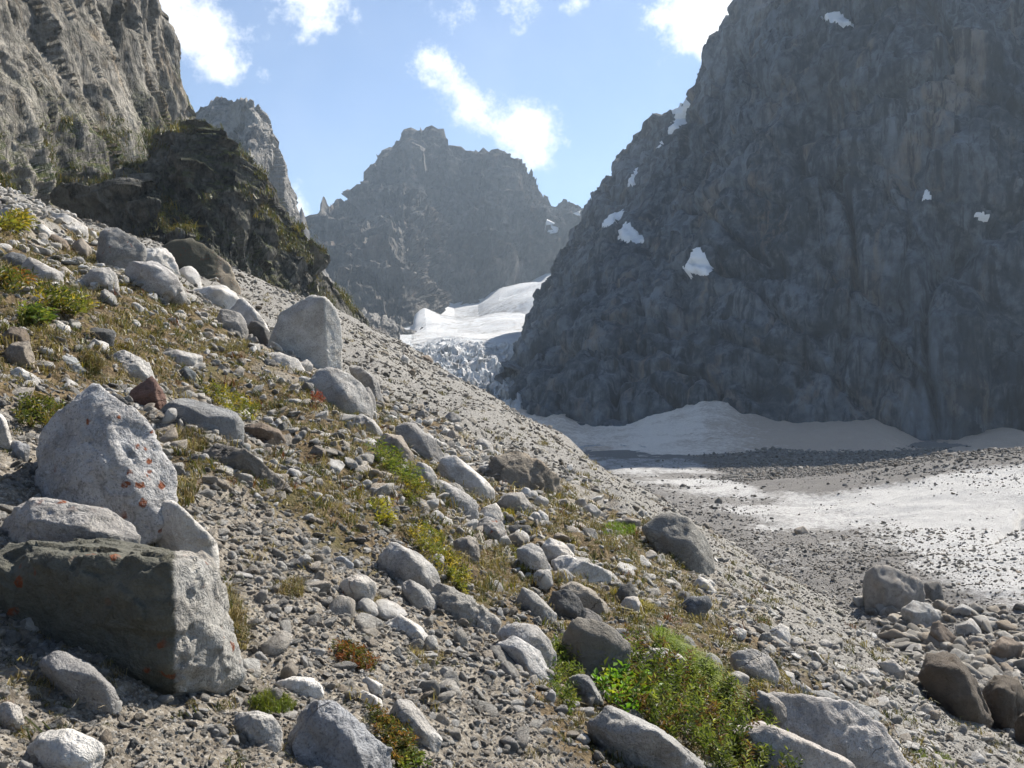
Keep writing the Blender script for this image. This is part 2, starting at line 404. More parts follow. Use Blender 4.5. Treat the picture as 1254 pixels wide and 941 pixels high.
_DS = np.exp(np.linspace(math.log(1.2), math.log(200), 460))
def cast_many(u, v):
    """forward distance at which each ray through pixel (u, v) meets the ground"""
    u = np.atleast_1d(np.asarray(u, float)); v = np.atleast_1d(np.asarray(v, float))
    q = P3(u[:, None], v[:, None], _DS[None])
    gap = q[..., 2] - HM(q[..., 0], q[..., 1])
    below = gap < 0
    k = np.where(below.any(1), np.argmax(below, 1), len(_DS) - 1); k = np.maximum(k, 1); ar = np.arange(len(u))
    g0, g1 = gap[ar, k - 1], gap[ar, k]; f = np.clip(g0 / (g0 - g1 + 1e-9), 0, 1)
    return _DS[k - 1] * (1 - f) + _DS[k] * f
def cast(u, v): return float(cast_many(u, v)[0])

# behind the camera the same slope goes on, plain
bx_, by_ = np.meshgrid(np.linspace(-30, 30, 80), np.linspace(-30, 0.35, 50), indexing='xy')
bz_ = H(bx_, by_) - 0.02
tag(mesh_obj('ground', np.stack([bx_.ravel(), by_.ravel(), bz_], -1), grid_faces(50, 80), slope.data.materials[0], smooth=True), 'stony slope continuing down behind the viewer', None, None, 'structure')

# ------------------------------------------------------------------ mountains
def interp_cols(cols, n):
    c = np.array(cols, dtype=float)
    L = np.concatenate([[0], np.cumsum(np.hypot(np.diff(c[:, 3]), np.diff(c[:, 4])) + 0.35 * np.abs(np.diff(c[:, 0])))])
    s = np.linspace(0, L[-1], n)
    return np.stack([np.interp(s, L, c[:, k]) for k in range(6)], -1), s

def sheet(name, cols, nc, nrow, disp, mat, jag=0.0, jag_f=0.05, seed=1, back=0.9, prof=None, label='', smooth=False, attrs=None, jag_fn=None):
    """a mountain side: columns run from a foot point (u, v, distance) to a skyline point, then down a far side"""
    C, s = interp_cols(cols, nc)
    if jag:
        q = np.stack([s * jag_f, np.full(nc, seed * 3.1), np.zeros(nc)], -1)
        C[:, 4] -= jag * (ridged(q, 5, seed, 0.6) - 0.3)
    B, T = P3(C[:, 0], C[:, 1], C[:, 2]), P3(C[:, 3], C[:, 4], C[:, 5])
    t = np.linspace(0, 1, nrow)[:, None, None]
    V = B[None] + (T - B)[None] * t
    if prof is not None:
        dy = (T - B)[None, :, 1:2] * (prof(t) - t)
        V[:, :, 1:2] += dy
    hh = np.maximum((T - B)[:, 2:3], 5)
    nb = 14
    rows = []
    for k in range(1, nb + 1):
        f = k / nb
        rows.append(T + np.concatenate([np.zeros_like(hh), hh * back * (0.08 * f ** 0.5 + 0.7 * f), -hh * (0.02 * f + 1.0 * f ** 1.5)], -1))
    V = np.concatenate([V, np.array(rows)], 0)
    nr_ = V.shape[0]
    du = np.gradient(V, axis=1); dv = np.gradient(V, axis=0)
    N = np.cross(du, dv); N /= np.linalg.norm(N, axis=-1, keepdims=True) + 1e-9
    for _ in range(3):      # soften normals
        N[1:-1] = (N[:-2] + N[1:-1] * 2 + N[2:]) / 4; N[:, 1:-1] = (N[:, :-2] + N[:, 1:-1] * 2 + N[:, 2:]) / 4
    p = V.reshape(-1, 3); n_ = N.reshape(-1, 3)
    amp = np.ones(len(p))
    dsp = disp(p, np.repeat(np.concatenate([t.ravel(), np.ones(nb)]), nc))
    p = p + n_ * dsp[:, None]
    o = mesh_obj(name, p, grid_faces(nr_, nc), mat, smooth=smooth)
    tag(o, label, None, None, 'structure')
    return o, p.reshape(nr_, nc, 3), N, nrow

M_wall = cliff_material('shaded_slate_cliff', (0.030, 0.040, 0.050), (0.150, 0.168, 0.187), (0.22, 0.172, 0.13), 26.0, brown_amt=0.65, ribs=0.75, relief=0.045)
M_peak = cliff_material('far_peak_rock', (0.034, 0.033, 0.031), (0.15, 0.137, 0.12), (0.21, 0.145, 0.10), 60.0, brown_amt=0.5)
M_tower = cliff_material('pale_tower_rock', (0.09, 0.088, 0.085), (0.32, 0.30, 0.27), (0.27, 0.21, 0.155), 24.0, brown_amt=0.5)
M_cliff = cliff_material('grey_cliff_with_grassy_ledges', (0.055, 0.052, 0.045), (0.29, 0.268, 0.232), (0.27, 0.2, 0.125), 7.0, moss=1.0, brown_amt=0.45, white_amt=0.3)
M_spur = cliff_material('dark_mossy_spur_rock', (0.024, 0.024, 0.021), (0.17, 0.158, 0.135), (0.12, 0.095, 0.06), 7.0, moss=0.7, brown_amt=0.4, white_amt=0.25)

def st3(p, s, sz=1.0):
    q = np.array(p, dtype=np.float32) / s; q[:, 2] *= sz; return q

def skew(p, k=0.45):
    q = np.array(p, dtype=np.float32); q[:, 0] += k * q[:, 2]; return q

def wall_disp(p, t):
    e = sst(t, 0, 0.06)
    right = sst(p[:, 0], 60, 110)
    d = (5 + 11 * right) * fbm(st3(p, 95, 0.4), 3, 2) + 9 * ridged(st3(p, 46, 0.18), 3, 5) * (0.35 + 0.65 * right)
    d += 3.2 * facets(st3(skew(p, 0.9), 30, 0.25), 3) + 0.7 * facets(st3(skew(p, 0.9), 10, 0.16), 8) + 0.15 * facets(st3(skew(p, 0.6), 3.6, 0.25), 15)
    d += (1.7 * ridged(st3(skew(p, 0.75), 14, 0.13), 4, 11, 0.5)) * (1 - 0.5 * right) + 3.0 * right * ridged(st3(skew(p, 0.08), 14, 0.05), 4, 13, 0.45)
    # gullies and cracks: narrow clefts running down (right) or across (left)
    g1 = perlin(st3(skew(p, 0.1), 30, 0.11), 17); g2 = perlin(st3(skew(p, 0.95), 26, 0.30), 18); g3 = perlin(st3(skew(p, -0.1), 13, 0.10), 19)
    d -= 5.5 * right * np.exp(-(g1 / 0.07) ** 2) + 4.0 * (1 - 0.6 * right) * np.exp(-(g2 / 0.07) ** 2) + 1.6 * np.exp(-(g3 / 0.06) ** 2)
    return d * (0.3 + 0.7 * e)
wall_cols = [  # foot u, v, distance ; skyline u, v, distance
    (612, 500, 330, 628, 452, 345), (634, 508, 305, 640, 402, 400), (655, 512, 292, 656, 360, 430), (690, 520, 285, 690, 290, 470), (712, 522, 280, 706, 262, 480), (742, 524, 278, 735, 226, 490),
    (772, 526, 276, 772, 190, 490), (800, 528, 274, 800, 157, 480), (832, 530, 272, 830, 130, 465), (852, 532, 270, 852, 104, 440), (862, 533, 270, 857, 76, 430), (880, 535, 268, 877, 58, 425),
    (900, 538, 267, 898, 26, 415), (926, 541, 266, 927, -2, 405), (960, 545, 264, 970, -50, 390), (1040, 552, 260, 1070, -190, 372), (1140, 554, 252, 1190, -330, 362), (1254, 556, 245, 1310, -420, 358),
    (1420, 562, 236, 1480, -430, 356), (1650, 570, 230, 1700, -360, 360), (1850, 575, 240, 1900, -150, 390)]
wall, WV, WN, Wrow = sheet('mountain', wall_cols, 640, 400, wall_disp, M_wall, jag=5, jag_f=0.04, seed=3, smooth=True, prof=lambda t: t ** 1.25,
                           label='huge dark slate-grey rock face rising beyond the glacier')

def peak_disp(p, t):
    d = 34 * fbm(st3(p, 210, 0.6), 3, 22) + 26 * ridged(st3(p, 110, 0.45), 4, 25)
    d += 11 * facets(st3(skew(p, 0.6), 75, 0.4), 27) + 5 * facets(st3(skew(p, -0.5), 30, 0.4), 28) + 2.2 * facets(st3(skew(p, 0.4), 13, 0.5), 29)
    d += 13 * ridged(st3(skew(p, -0.3), 42, 0.32), 5, 31, 0.64)
    return d * (0.35 + 0.65 * sst(t, 0, 0.1)) * (1 - 0.45 * sst(t, 0.86, 1.0))
peak_cols = [(270, 430, 640, 300, 330, 900), (330, 430, 640, 352, 292, 960), (345, 425, 650, 361, 286, 980), (350, 422, 650, 367, 258, 985), (356, 420, 660, 375, 286, 990), (362, 420, 660, 383, 262, 1000),
    (375, 420, 670, 396, 244, 1020), (392, 420, 680, 414, 238, 1050), (405, 420, 690, 432, 240, 1080), (430, 420, 690, 452, 219, 1100), (455, 418, 680, 470, 199, 1120), (480, 416, 670, 486, 182, 1150),
    (500, 412, 680, 496, 172, 1160), (518, 405, 740, 516, 167, 1160), (528, 392, 800, 528, 173, 1160), (540, 380, 880, 546, 186, 1150), (556, 382, 900, 562, 191, 1150), (575, 384, 900, 584, 197, 1150),
    (595, 374, 920, 604, 192, 1150), (612, 364, 940, 622, 197, 1150), (632, 354, 960, 642, 206, 1150), (650, 348, 970, 656, 216, 1150), (660, 346, 980, 664, 236, 1150), (672, 344, 980, 670, 252, 1160),
    (690, 340, 990, 690, 259, 1180), (720, 336, 1000, 718, 262, 1200), (780, 330, 1020, 780, 268, 1220), (850, 330, 1050, 850, 290, 1240)]
peak, PV, PN, Prow = sheet('mountain', peak_cols, 440, 250, peak_disp, M_peak, jag=11, jag_f=0.06, seed=6,
                           label='hazy grey-brown jagged peak standing at the head of the glacier')

def tower_disp(p, t):
    d = 9 * fbm(st3(p, 60, 0.5), 3, 42) + 6 * ridged(st3(p, 32, 0.3), 4, 45) + 5 * facets(st3(skew(p, 0.3), 28, 0.25), 47) + 2 * facets(st3(p, 11, 0.3), 48) + 0.9 * facets(st3(p, 5, 0.4), 49)
    return d * (1 - 0.5 * sst(t, 0.9, 1.0))
tower_cols = [(120, 420, 400, 150, 215, 520), (200, 420, 410, 214, 185, 525), (222, 420, 410, 226, 146, 520), (232, 420, 405, 236, 134, 510), (250, 420, 395, 252, 126, 500), (268, 420, 385, 270, 119, 490),
    (290, 420, 380, 294, 120, 480), (305, 420, 380, 312, 127, 478), (318, 420, 384, 325, 137, 482), (324, 420, 390, 330, 162, 490), (332, 420, 400, 334, 192, 500), (342, 420, 410, 342, 214, 510),
    (350, 420, 420, 346, 240, 520), (360, 422, 430, 356, 264, 530), (378, 424, 440, 372, 292, 540), (405, 426, 450, 402, 332, 550), (435, 428, 460, 432, 366, 560), (480, 430, 480, 475, 395, 570), (530, 440, 500, 520, 425, 580)]
sheet('mountain', tower_cols, 260, 220, tower_disp, M_tower, jag=5, jag_f=0.06, seed=9, label='pale grey rock tower with a sheer side behind the dark spur')

def cliff_disp(p, t):
    low = 1 - sst(t, 0.1, 0.5)
    d = 4.0 * fbm(st3(p, 26, 0.5), 3, 62) + 2.4 * ridged(st3(skew(p, 0.25), 12, 0.28), 3, 65) + 1.4 * facets(st3(skew(p, 0.35), 7.5, 0.3), 67) + 0.5 * facets(st3(skew(p, -.25), 3.0, 0.35), 68) + 0.10 * facets(st3(p, 1.3, 0.5), 69)
    d += 0.7 * ridged(st3(skew(p, 0.3), 4.2, 0.25), 3, 70, 0.5) + 1.4 * low * ridged(st3(p, 9, 1.6), 3, 71)
    return d
cliff_cols = [(-420, 420, 60, -480, -330, 75), (-150, 380, 78, -180, -260, 98), (20, 360, 96, 30, -170, 122), (120, 360, 112, 120, -90, 138), (160, 360, 122, 152, -42, 146), (185, 360, 130, 178, 0, 150),
    (198, 360, 134, 196, 40, 154), (208, 360, 138, 207, 84, 156), (220, 360, 142, 219, 116, 158), (232, 360, 146, 228, 136, 160), (250, 362, 150, 236, 160, 162), (275, 365, 156, 262, 215, 170), (310, 370, 165, 300, 290, 180)]
cliff, CVv, CN, Crow = sheet('cliff', cliff_cols, 360, 300, cliff_disp, M_cliff, jag=5, jag_f=0.05, seed=12, back=0.8, smooth=True, label='tall sunlit grey cliff with mossy ledges towering over the slope')
pz = CVv.reshape(-1, 3); cu, cv = to_px(pz)
vattr(cliff, 'veg', np.clip(sst(cv + 0.12 * cu + 70 * fbm(st3(pz, 12), 3, 77), 100, 200) + 0.08, 0, 1))

def spur_disp(p, t):
    d = 3.0 * fbm(st3(p, 22, 0.6), 3, 82) + 2.6 * ridged(st3(skew(p, 0.5), 11, 0.35), 4, 85) + 2.4 * facets(st3(skew(p, 0.5), 7, 0.32), 87) + 1.1 * facets(st3(skew(p, 0.4), 3.0, 0.35), 88) + 0.3 * facets(st3(p, 1.4, 0.5), 89)
    g = perlin(st3(skew(p, 0.35), 9, 0.25), 91)
    d += 0.5 * fbm(st3(p, 1.8), 3, 90, 0.6) - 1.6 * np.exp(-(g / 0.08) ** 2)
    return d * (1 - 0.8 * sst(to_px(p)[0], 350, 430))
spur_cols = [(90, 380, 92, 135, 262, 108), (140, 380, 92, 165, 222, 110), (180, 382, 93, 198, 186, 112), (215, 385, 94, 222, 160, 114), (235, 385, 95, 234, 149, 115), (255, 388, 96, 254, 157, 116), (272, 388, 97, 272, 165, 117),
    (288, 388, 98, 289, 182, 118), (300, 390, 100, 296, 206, 120), (314, 390, 102, 311, 226, 122), (330, 392, 104, 326, 256, 124), (345, 394, 107, 337, 277, 126), (362, 396, 110, 352, 300, 130), (385, 405, 114, 377, 328, 134),
    (410, 420, 118, 402, 348, 138), (440, 450, 124, 430, 372, 142), (460, 490, 130, 455, 398, 146), (480, 500, 130, 475, 440, 146)]
spur, SV, SN, Srow = sheet('rocky_spur', spur_cols, 400, 260, spur_disp, M_spur, jag=7, jag_f=0.06, seed=15, back=0.8, label='dark craggy spur with shrubs and moss below the cliff')
pz = SV.reshape(-1, 3)
vattr(spur, 'veg', np.clip(0.6 + 1.6 * fbm(st3(pz, 9), 3, 95), 0, 1))

# ------------------------------------------------------------------ ice and snow
def ice_material(name, clean, dirty, dirt_lo, dirt_hi, S, blue=0.0, speck=0.5, streak=(1, 1, 1)):
    m, t, b = material(name, 1.0, 0.03)
    P = t.add('ShaderNodeNewGeometry').outputs['Position']
    Q = t.add('ShaderNodeMapping', {'Vector': P, 'Scale': streak, 'Rotation': (0, 0, 0.5)}).outputs[0]
    n1 = t.noise(Q, 1.0 / S, 7, 0.65, 0.7); n2 = t.noise(P, 9.0 / S, 6, 0.7); n3 = t.noise(P, 40.0 / S, 4, 0.7)
    dirt = t.add('ShaderNodeAttribute', attribute_name='dirt').outputs['Fac']
    f = t.math('ADD', dirt, t.math('ADD', t.math('MULTIPLY', t.math('SUBTRACT', n1, 0.5), 1.5), t.math('MULTIPLY', t.math('SUBTRACT', n2, 0.5), 1.8)))
    c = t.mix(t.map(f, dirt_lo, dirt_hi), clean, dirty)
    c = t.mix(t.math('MULTIPLY', t.map(n3, 0.54, 0.66), speck), c, tuple(x * 0.35 for x in dirty))
    if blue: c = t.mix(t.math('MULTIPLY', t.map(n2, 0.55, 0.35), blue), c, (0.42, 0.53, 0.6))
    t.l.new(c, b.inputs['Base Color'])
    bump(t, b, t.math('ADD', n2, t.math('MULTIPLY', n3, 0.35)), 0.8, 0.05 * S)
    return m

ax_, ay_, nr2, na2 = polar(-34, 58, 380, 42, 330, 330)
pg = np.stack([ax_, ay_, np.zeros_like(ax_)], -1)
az_ = glacier_z(ax_, ay_) + 0.5 * fbm(pg * 0.05, 4, 101) + 0.22 * ridged(pg * np.array([0.16, 0.3, 1.0]), 4, 103) + 0.10 * fbm(pg * 0.9, 3, 105)
# crevasses across the near right bulge
rot = (ax_ * 0.80 - ay_ * 0.60); al = (ax_ * 0.60 + ay_ * 0.80)
for c0, a0, a1, wd, dp in ((-16.5, 78, 118, 0.35, 0.8), (-9.0, 70, 112, 0.45, 1.0), (-2.0, 84, 116, 0.3, 0.8), (6.0, 76, 104, 0.4, 0.9)):
    wob = 1.5 * fbm(np.stack([al * 0.12, np.full_like(al, c0), np.zeros_like(al)], -1), 3, 107)
    az_ -= dp * np.exp(-((rot - c0 + wob) / wd) ** 2) * sst(al, a0, a0 + 8) * (1 - sst(al, a1 - 8, a1))
gp = np.stack([ax_, ay_, az_], -1)
glac = mesh_obj('glacier', gp, grid_faces(nr2, na2), ice_material('sunlit_dirty_glacier_ice', (0.43, 0.425, 0.415), (0.17, 0.162, 0.153), 0.2, 1.0, 4.0, speck=0.75, streak=(1, 0.4, 1)), smooth=True)
tag(glac, 'grey-white debris-strewn glacier on the valley floor', None, None, 'structure')
_QZ = az_.reshape(nr2, na2); _Q0, _Q1 = math.log(42.0), math.log(330.0); HG = HM
def GM(x, y):
    r = np.hypot(x, y); a = np.degrees(np.arctan2(x, y))
    fi = np.clip((np.log(np.maximum(r, 42.1)) - _Q0) / (_Q1 - _Q0) * (nr2 - 1), 0, nr2 - 1.001); fj = np.clip((a + 34) / 92 * (na2 - 1), 0, na2 - 1.001)
    i = fi.astype(int); j = fj.astype(int); wi = fi - i; wj = fj - j
    z = (_QZ[i, j] * (1 - wi) * (1 - wj) + _QZ[i + 1, j] * wi * (1 - wj) + _QZ[i, j + 1] * (1 - wi) * wj + _QZ[i + 1, j + 1] * wi * wj)
    return np.where((r > 42) & (a > -34) & (a < 58), z, -1e3)
def HM(x, y):
    """the surface one stands on: moraine or glacier, whichever is on top"""
    x = np.asarray(x, float); y = np.asarray(y, float)
    return np.maximum(np.where(np.hypot(x, y) < 100, HG(x, y), -1e3), GM(x, y))
gu2, gv2 = to_px(gp)
_wu = gu2 + 60 * fbm(pg * 0.07, 4, 141); _wv = gv2 + 34 * fbm(pg * 0.07 + 5.1, 4, 143)
d_near = soft_poly(_wu, _wv, [[(740, 575), (900, 615), (1000, 655), (1050, 650), (1100, 655), (1130, 705), (1190, 728), (1300, 750), (1300, 960), (700, 960)]], 20, 8)
d_mid_shade = soft_poly(gu2, gv2, [[(830, 540), (1254, 540), (1400, 530), (1400, 560), (1254, 567), (1120, 588), (1010, 604), (940, 602), (890, 580), (840, 558)]], 6, 9)  # debris dirt of the mid band, darkened also for the wall's shadow
d_line = soft_poly(gu2, gv2, [[(690, 550), (900, 549), (1000, 545), (1000, 556), (880, 560), (690, 559)]], 2.5, 10)
far = sst(ay_, 118, 150)
vattr(glac, 'dirt', np.clip(0.10 + 0.9 * d_near + 1.0 * d_mid_shade + 1.0 * d_line + 0.25 * far, 0, 1.25))

# snow bank along the foot of the wall
bank_cols = []
for u, vb, vt, db, dt in ((560, 560, 512, 215, 300), (640, 557, 506, 205, 296), (690, 556, 510, 200, 286), (725, 556, 522, 199, 284), (770, 556, 516, 198, 282), (815, 556, 502, 198, 280), (845, 556, 495, 198, 276), (864, 556, 491, 198, 272), (885, 556, 497, 198, 270), (905, 556, 508, 198, 268),
                          (950, 555, 514, 200, 266), (1000, 554, 516, 200, 264), (1040, 554, 515, 200, 261), (1078, 554, 513, 200, 257), (1100, 556, 526, 202, 254), (1128, 557, 541, 202, 250), (1160, 557, 540, 200, 248), (1200, 557, 532, 198, 246), (1245, 558, 524, 195, 243), (1270, 558, 535, 195, 240), (1330, 560, 535, 195, 238), (1500, 562, 540, 190, 232), (1700, 566, 550, 190, 230)):
    bank_cols.append((u, vb + 3, db, u, vt, dt))
C, s_ = interp_cols(bank_cols, 320)
for _ in range(5): C[1:-1] = (C[:-2] + 2 * C[1:-1] + C[2:]) / 4
B, T = P3(C[:, 0], C[:, 1], C[:, 2]), P3(C[:, 3], C[:, 4], C[:, 5])
t = np.linspace(0, 1.06, 90)[:, None, None]
BV = B[None] + (T - B)[None] * t
BV[:, :, 2:3] = B[None, :, 2:3] + (T - B)[None, :, 2:3] * (t ** 1.5)
p = BV.reshape(-1, 3)
p[:, 2] += (0.9 * fbm(st3(p, 18), 4, 111) + 0.5 * ridged(st3(p, 6) * np.array([1, 0.25, 1]), 4, 113, 0.6)) * np.repeat(np.minimum(t.ravel() * 3, 1), 320)
bank = mesh_obj('snow', p, grid_faces(90, 320), ice_material('dirty_old_snow', (0.72, 0.645, 0.555), (0.46, 0.375, 0.295), 0.15, 0.85, 9.0, speck=0.4), smooth=True)
tag(bank, 'dirty beige avalanche snow banked against the dark rock face', None, None, 'structure')
bu, bv = to_px(p)
vattr(bank, 'dirt', np.clip(0.55 - 0.9 * soft_poly(bu, bv, [[(770, 515), (850, 500), (860, 545), (760, 545)]], 30, 3) + 0.5 * sst(bu, 880, 980), 0, 1.2))

# icefall and the upper snow basin
ice_cols = [(470, 470, 330, 492, 408, 640), (500, 480, 325, 505, 405, 640), (530, 490, 318, 518, 362, 880), (550, 497, 312, 536, 372, 900), (575, 503, 306, 556, 378, 905), (600, 508, 302, 585, 374, 915), (620, 512, 298, 610, 358, 940),
            (640, 516, 296, 640, 345, 960), (665, 520, 294, 668, 334, 980), (700, 522, 290, 720, 330, 1000)]
C, s_ = interp_cols(ice_cols, 320)
B, T = P3(C[:, 0], C[:, 1], C[:, 2]), P3(C[:, 3], C[:, 4], C[:, 5])
nI = 300
t = np.linspace(0, 1.04, nI)[:, None]
# path in pixel height: a steep broken icefall below, a gentle basin above
vv = C[None, :, 1] + (C[None, :, 4] - C[None, :, 1]) * t
uu = C[None, :, 0] + (C[None, :, 3] - C[None, :, 0]) * t
lip = 415.0
k = np.clip((C[None, :, 1] - vv) / (C[None, :, 1] - lip), 0, None)
dlow = C[None, :, 2] + 130 * np.minimum(k, 1) ** 1.2
khi = np.clip((lip - vv) / np.maximum(lip - C[None, :, 4], 8), 0, 1.1)
dd = np.where(k < 1, dlow, C[None, :, 2] + 130 + (C[None, :, 5] - C[None, :, 2] - 130) * khi ** 0.9)
IV = P3(uu, vv, dd); p = IV.reshape(-1, 3); pu, pv = to_px(p)
brk = sst(pv, 412, 440) * (1 - sst(pv, 500, 520))
p[:, 2] += brk * (2.6 * facets(st3(p, 6, 0.7), 121) + 1.6 * facets(st3(p, 2.6, 0.7), 122) + 2.5 * ridged(st3(p, 14), 3, 123)) + (1 - brk) * 3.5 * fbm(st3(p, 60), 3, 124)
p[:, 1] += brk * 2.2 * facets(st3(p, 4.5, 0.7), 125)
# rolling steps of the basin
p[:, 2] += (1 - sst(pv, 400, 415)) * 4 * np.sin(p[:, 1] / 42.0 + 0.03 * p[:, 0] + 2 * fbm(st3(p, 120), 2, 126))
ice = mesh_obj('glacier', p, grid_faces(nI, 320), ice_material('icefall_ice_and_snow', (0.55, 0.55, 0.55), (0.25, 0.237, 0.222), 0.15, 0.85, 30.0, blue=0.25, speck=0.2, streak=(0.4, 1.6, 1)), smooth=False)
tag(ice, 'broken icefall leading up to a bright snow basin between the peaks', None, None, 'structure')
vattr(ice, 'dirt', np.clip(0.18 + 0.15 * soft_poly(pu, pv, [[(490, 415), (640, 405), (640, 520), (490, 520)]], 10, 4) + 0.35 * soft_poly(pu, pv, [[(520, 390), (600, 378), (640, 365), (640, 385), (560, 405)]], 5, 6), 0, 1))

M_snow = ice_material('old_snow_patch', (0.80, 0.80, 0.80), (0.5, 0.49, 0.48), 0.5, 1.3, 5.0, speck=0.1)
def snow_patch(V, N, nrow, poly, lift, label, seed):
    """old snow lying in a hollow of the rock: a sheet over the rock that thins to nothing at its rim"""
    A = V[:nrow]; u, v = to_px(A)
    q = np.stack([u.ravel() * 0.2, v.ravel() * 0.2, np.full(u.size, seed)], -1)
    ju = (u.ravel() + 2 * fbm(q, 3, seed)).reshape(u.shape); jv = (v.ravel() + 2 * fbm(q + 9, 3, seed)).reshape(u.shape)
    m = in_poly(ju, jv, poly)
    m[1:] |= m[:-1].copy(); m[:, 1:] |= m[:, :-1].copy()
    q4 = m[:-1, :-1] & m[1:, :-1] & m[:-1, 1:] & m[1:, 1:]
    if q4.sum() < 2: return
    cells = set(zip(*(x.tolist() for x in np.nonzero(q4)))); best = set()
    while cells:                                   # one connected piece only
        todo = [cells.pop()]; comp = set(todo)
        while todo:
            a, b = todo.pop()
            for nb_ in ((a + 1, b), (a - 1, b), (a, b + 1), (a, b - 1)):
                if nb_ in cells: cells.remove(nb_); comp.add(nb_); todo.append(nb_)
        if len(comp) > len(best): best = comp
    q4 = np.zeros_like(q4)
    for a, b in best: q4[a, b] = True
    vm = np.zeros_like(m); vm[:-1, :-1] |= q4; vm[1:, :-1] |= q4; vm[:-1, 1:] |= q4; vm[1:, 1:] |= q4
    cnt = np.zeros(m.shape); cnt[:-1, :-1] += q4; cnt[1:, :-1] += q4; cnt[:-1, 1:] += q4; cnt[1:, 1:] += q4
    inner = (cnt == 4)
    # smooth the sheet over the rough rock
    S = A.copy()
    for _ in range(4):
        S[1:-1, 1:-1] = np.where(vm[1:-1, 1:-1, None], (S[:-2, 1:-1] + S[2:, 1:-1] + S[1:-1, :-2] + S[1:-1, 2:]) / 4, S[1:-1, 1:-1])
    nn = N[:nrow]
    S = np.where(inner[..., None], np.where(((S - A) * nn).sum(-1, keepdims=True) < 0, A, S) + nn * lift, A - nn * lift * 0.3)
    idx = -np.ones(m.shape, int); idx[vm] = np.arange(vm.sum())
    r_, c_ = np.nonzero(q4)
    F = np.stack([idx[r_, c_], idx[r_, c_ + 1], idx[r_ + 1, c_ + 1], idx[r_ + 1, c_]], -1)
    o = mesh_obj('snow_patch', S[vm], F, M_snow, smooth=True)
    tag(o, label, 'snow patch', 'snow patches on the dark face')
    vattr(o, 'dirt', np.zeros(int(vm.sum())))

for i, (poly, lab) in enumerate([
    ([(976, 17), (1008, 20), (1026, 16), (1048, 32), (1050, 37), (1030, 33), (1008, 27)], 'wedge of old snow on a ledge high on the dark face'),
    ([(822, 138), (842, 122), (848, 128), (836, 152), (822, 166), (815, 164), (824, 150)], 'jagged snow streak on the stepped ridge of the dark mountain'),
    ([(800, 186), (815, 172), (824, 176), (812, 188)], 'small snow fleck just below the jagged streak on the ridge'),
    ([(766, 230), (776, 204), (786, 206), (778, 230)], 'narrow upright snow fleck halfway down the dark ridge'),
    ([(728, 283), (750, 261), (764, 258), (760, 268), (744, 279)], 'slanting snow band across the lower ridge of the dark mountain'),
    ([(754, 296), (766, 272), (778, 282), (792, 300)], 'triangular snow patch below the slanting band'),
    ([(834, 340), (850, 304), (858, 304), (873, 326), (866, 339), (848, 342)], 'largest snow patch, pointed, in the middle of the dark face'),
    ([(1180, 259), (1205, 262), (1226, 273), (1220, 276), (1196, 271)], 'thin snow sliver on a ledge of the sheer wall'),
    ([(1126, 248), (1134, 230), (1142, 247)], 'tiny snow speck on the sheer wall'),
]):
    snow_patch(WV, WN, Wrow, poly, 0.6, lab, 200 + i)
for i, (poly, lab) in enumerate([([(655, 284), (662, 268), (674, 272), (680, 286), (668, 290)], 'small snow patch on the shoulder of the hazy far peak'),
                                 ([(690, 270), (700, 262), (706, 272), (698, 280)], 'snow fleck on the low saddle beside the hazy far peak')]):
    snow_patch(PV, PN, Prow, poly, 3.0, lab, 230 + i)

# ------------------------------------------------------------------ boulders
_ICO = {}
def ico(n):
    if n not in _ICO:
        bm = bmesh.new(); bmesh.ops.create_icosphere(bm, subdivisions=n, radius=1.0)
        _ICO[n] = (np.array([v.co[:] for v in bm.verts]), np.array([[v.index for v in f.verts] for f in bm.faces])); bm.free()
    return _ICO[n]

def hull_planes(pts):
    bm = bmesh.new()
    for p in pts: bm.verts.new(p)
    r = bmesh.ops.convex_hull(bm, input=bm.verts)
    bm.normal_update()
    c = np.mean(pts, axis=0); out = []
    for f in bm.faces:
        n = np.array(f.normal[:]); a = f.calc_area()
        if a < 1e-9: continue
        h = float(np.dot(n, np.array(f.verts[0].co[:]) - c))
        if h < 0: n, h = -n, -h
        if h < 1e-5: continue
        for q in out:
            if np.dot(q[0], n) > 0.985:
                q[1] = max(q[1], h); break
        else: out.append([n, h])
    bm.free()
    return c, np.array([q[0] for q in out]), np.array([q[1] for q in out])


def rock_mesh(pts, sub, seed, p=18, rough=0.05, chip=0.05, cuts=0):
    p = p * 3.6 if p > 11 else p * 1.8
    """a rounded, chipped stone that fills the hull of pts"""
    pts = np.asarray(pts, float); c, N, hh = hull_planes(pts)
    D, F = ico(sub)
    if cuts:                                       # knock the corners off along random planes
        rg = np.random.default_rng(seed + 5000); q0 = np.max(np.maximum(D @ N.T, 0) / hh[None], axis=1); X0 = D / q0[:, None]
        for _ in range(cuts):
            n = rg.normal(size=3); n /= np.linalg.norm(n); s_ = X0 @ n
            N = np.vstack([N, n]); hh = np.append(hh, float(s_.max()) * rg.uniform(0.80, 0.95))
    q = np.maximum(D @ N.T, 0) / hh[None]
    r = np.power(np.sum(np.power(q, p), axis=1), -1.0 / p)
    size = float(np.mean(r))
    X = D * r[:, None] / size
    d = rough * 0.9 * fbm(X * 1.1 + seed * 3.7, 4, seed, 0.55) + chip * 0.8 * facets(X * 1.5 + seed * 1.3, seed + 5)
    if sub >= 5: d += chip * 0.4 * facets(X * 4.5 + seed, seed + 7) + rough * 0.22 * ridged(X * 4.0 + seed, 3, seed + 9)
    X = X * (1 + d[:, None])
    return c, X * size, F

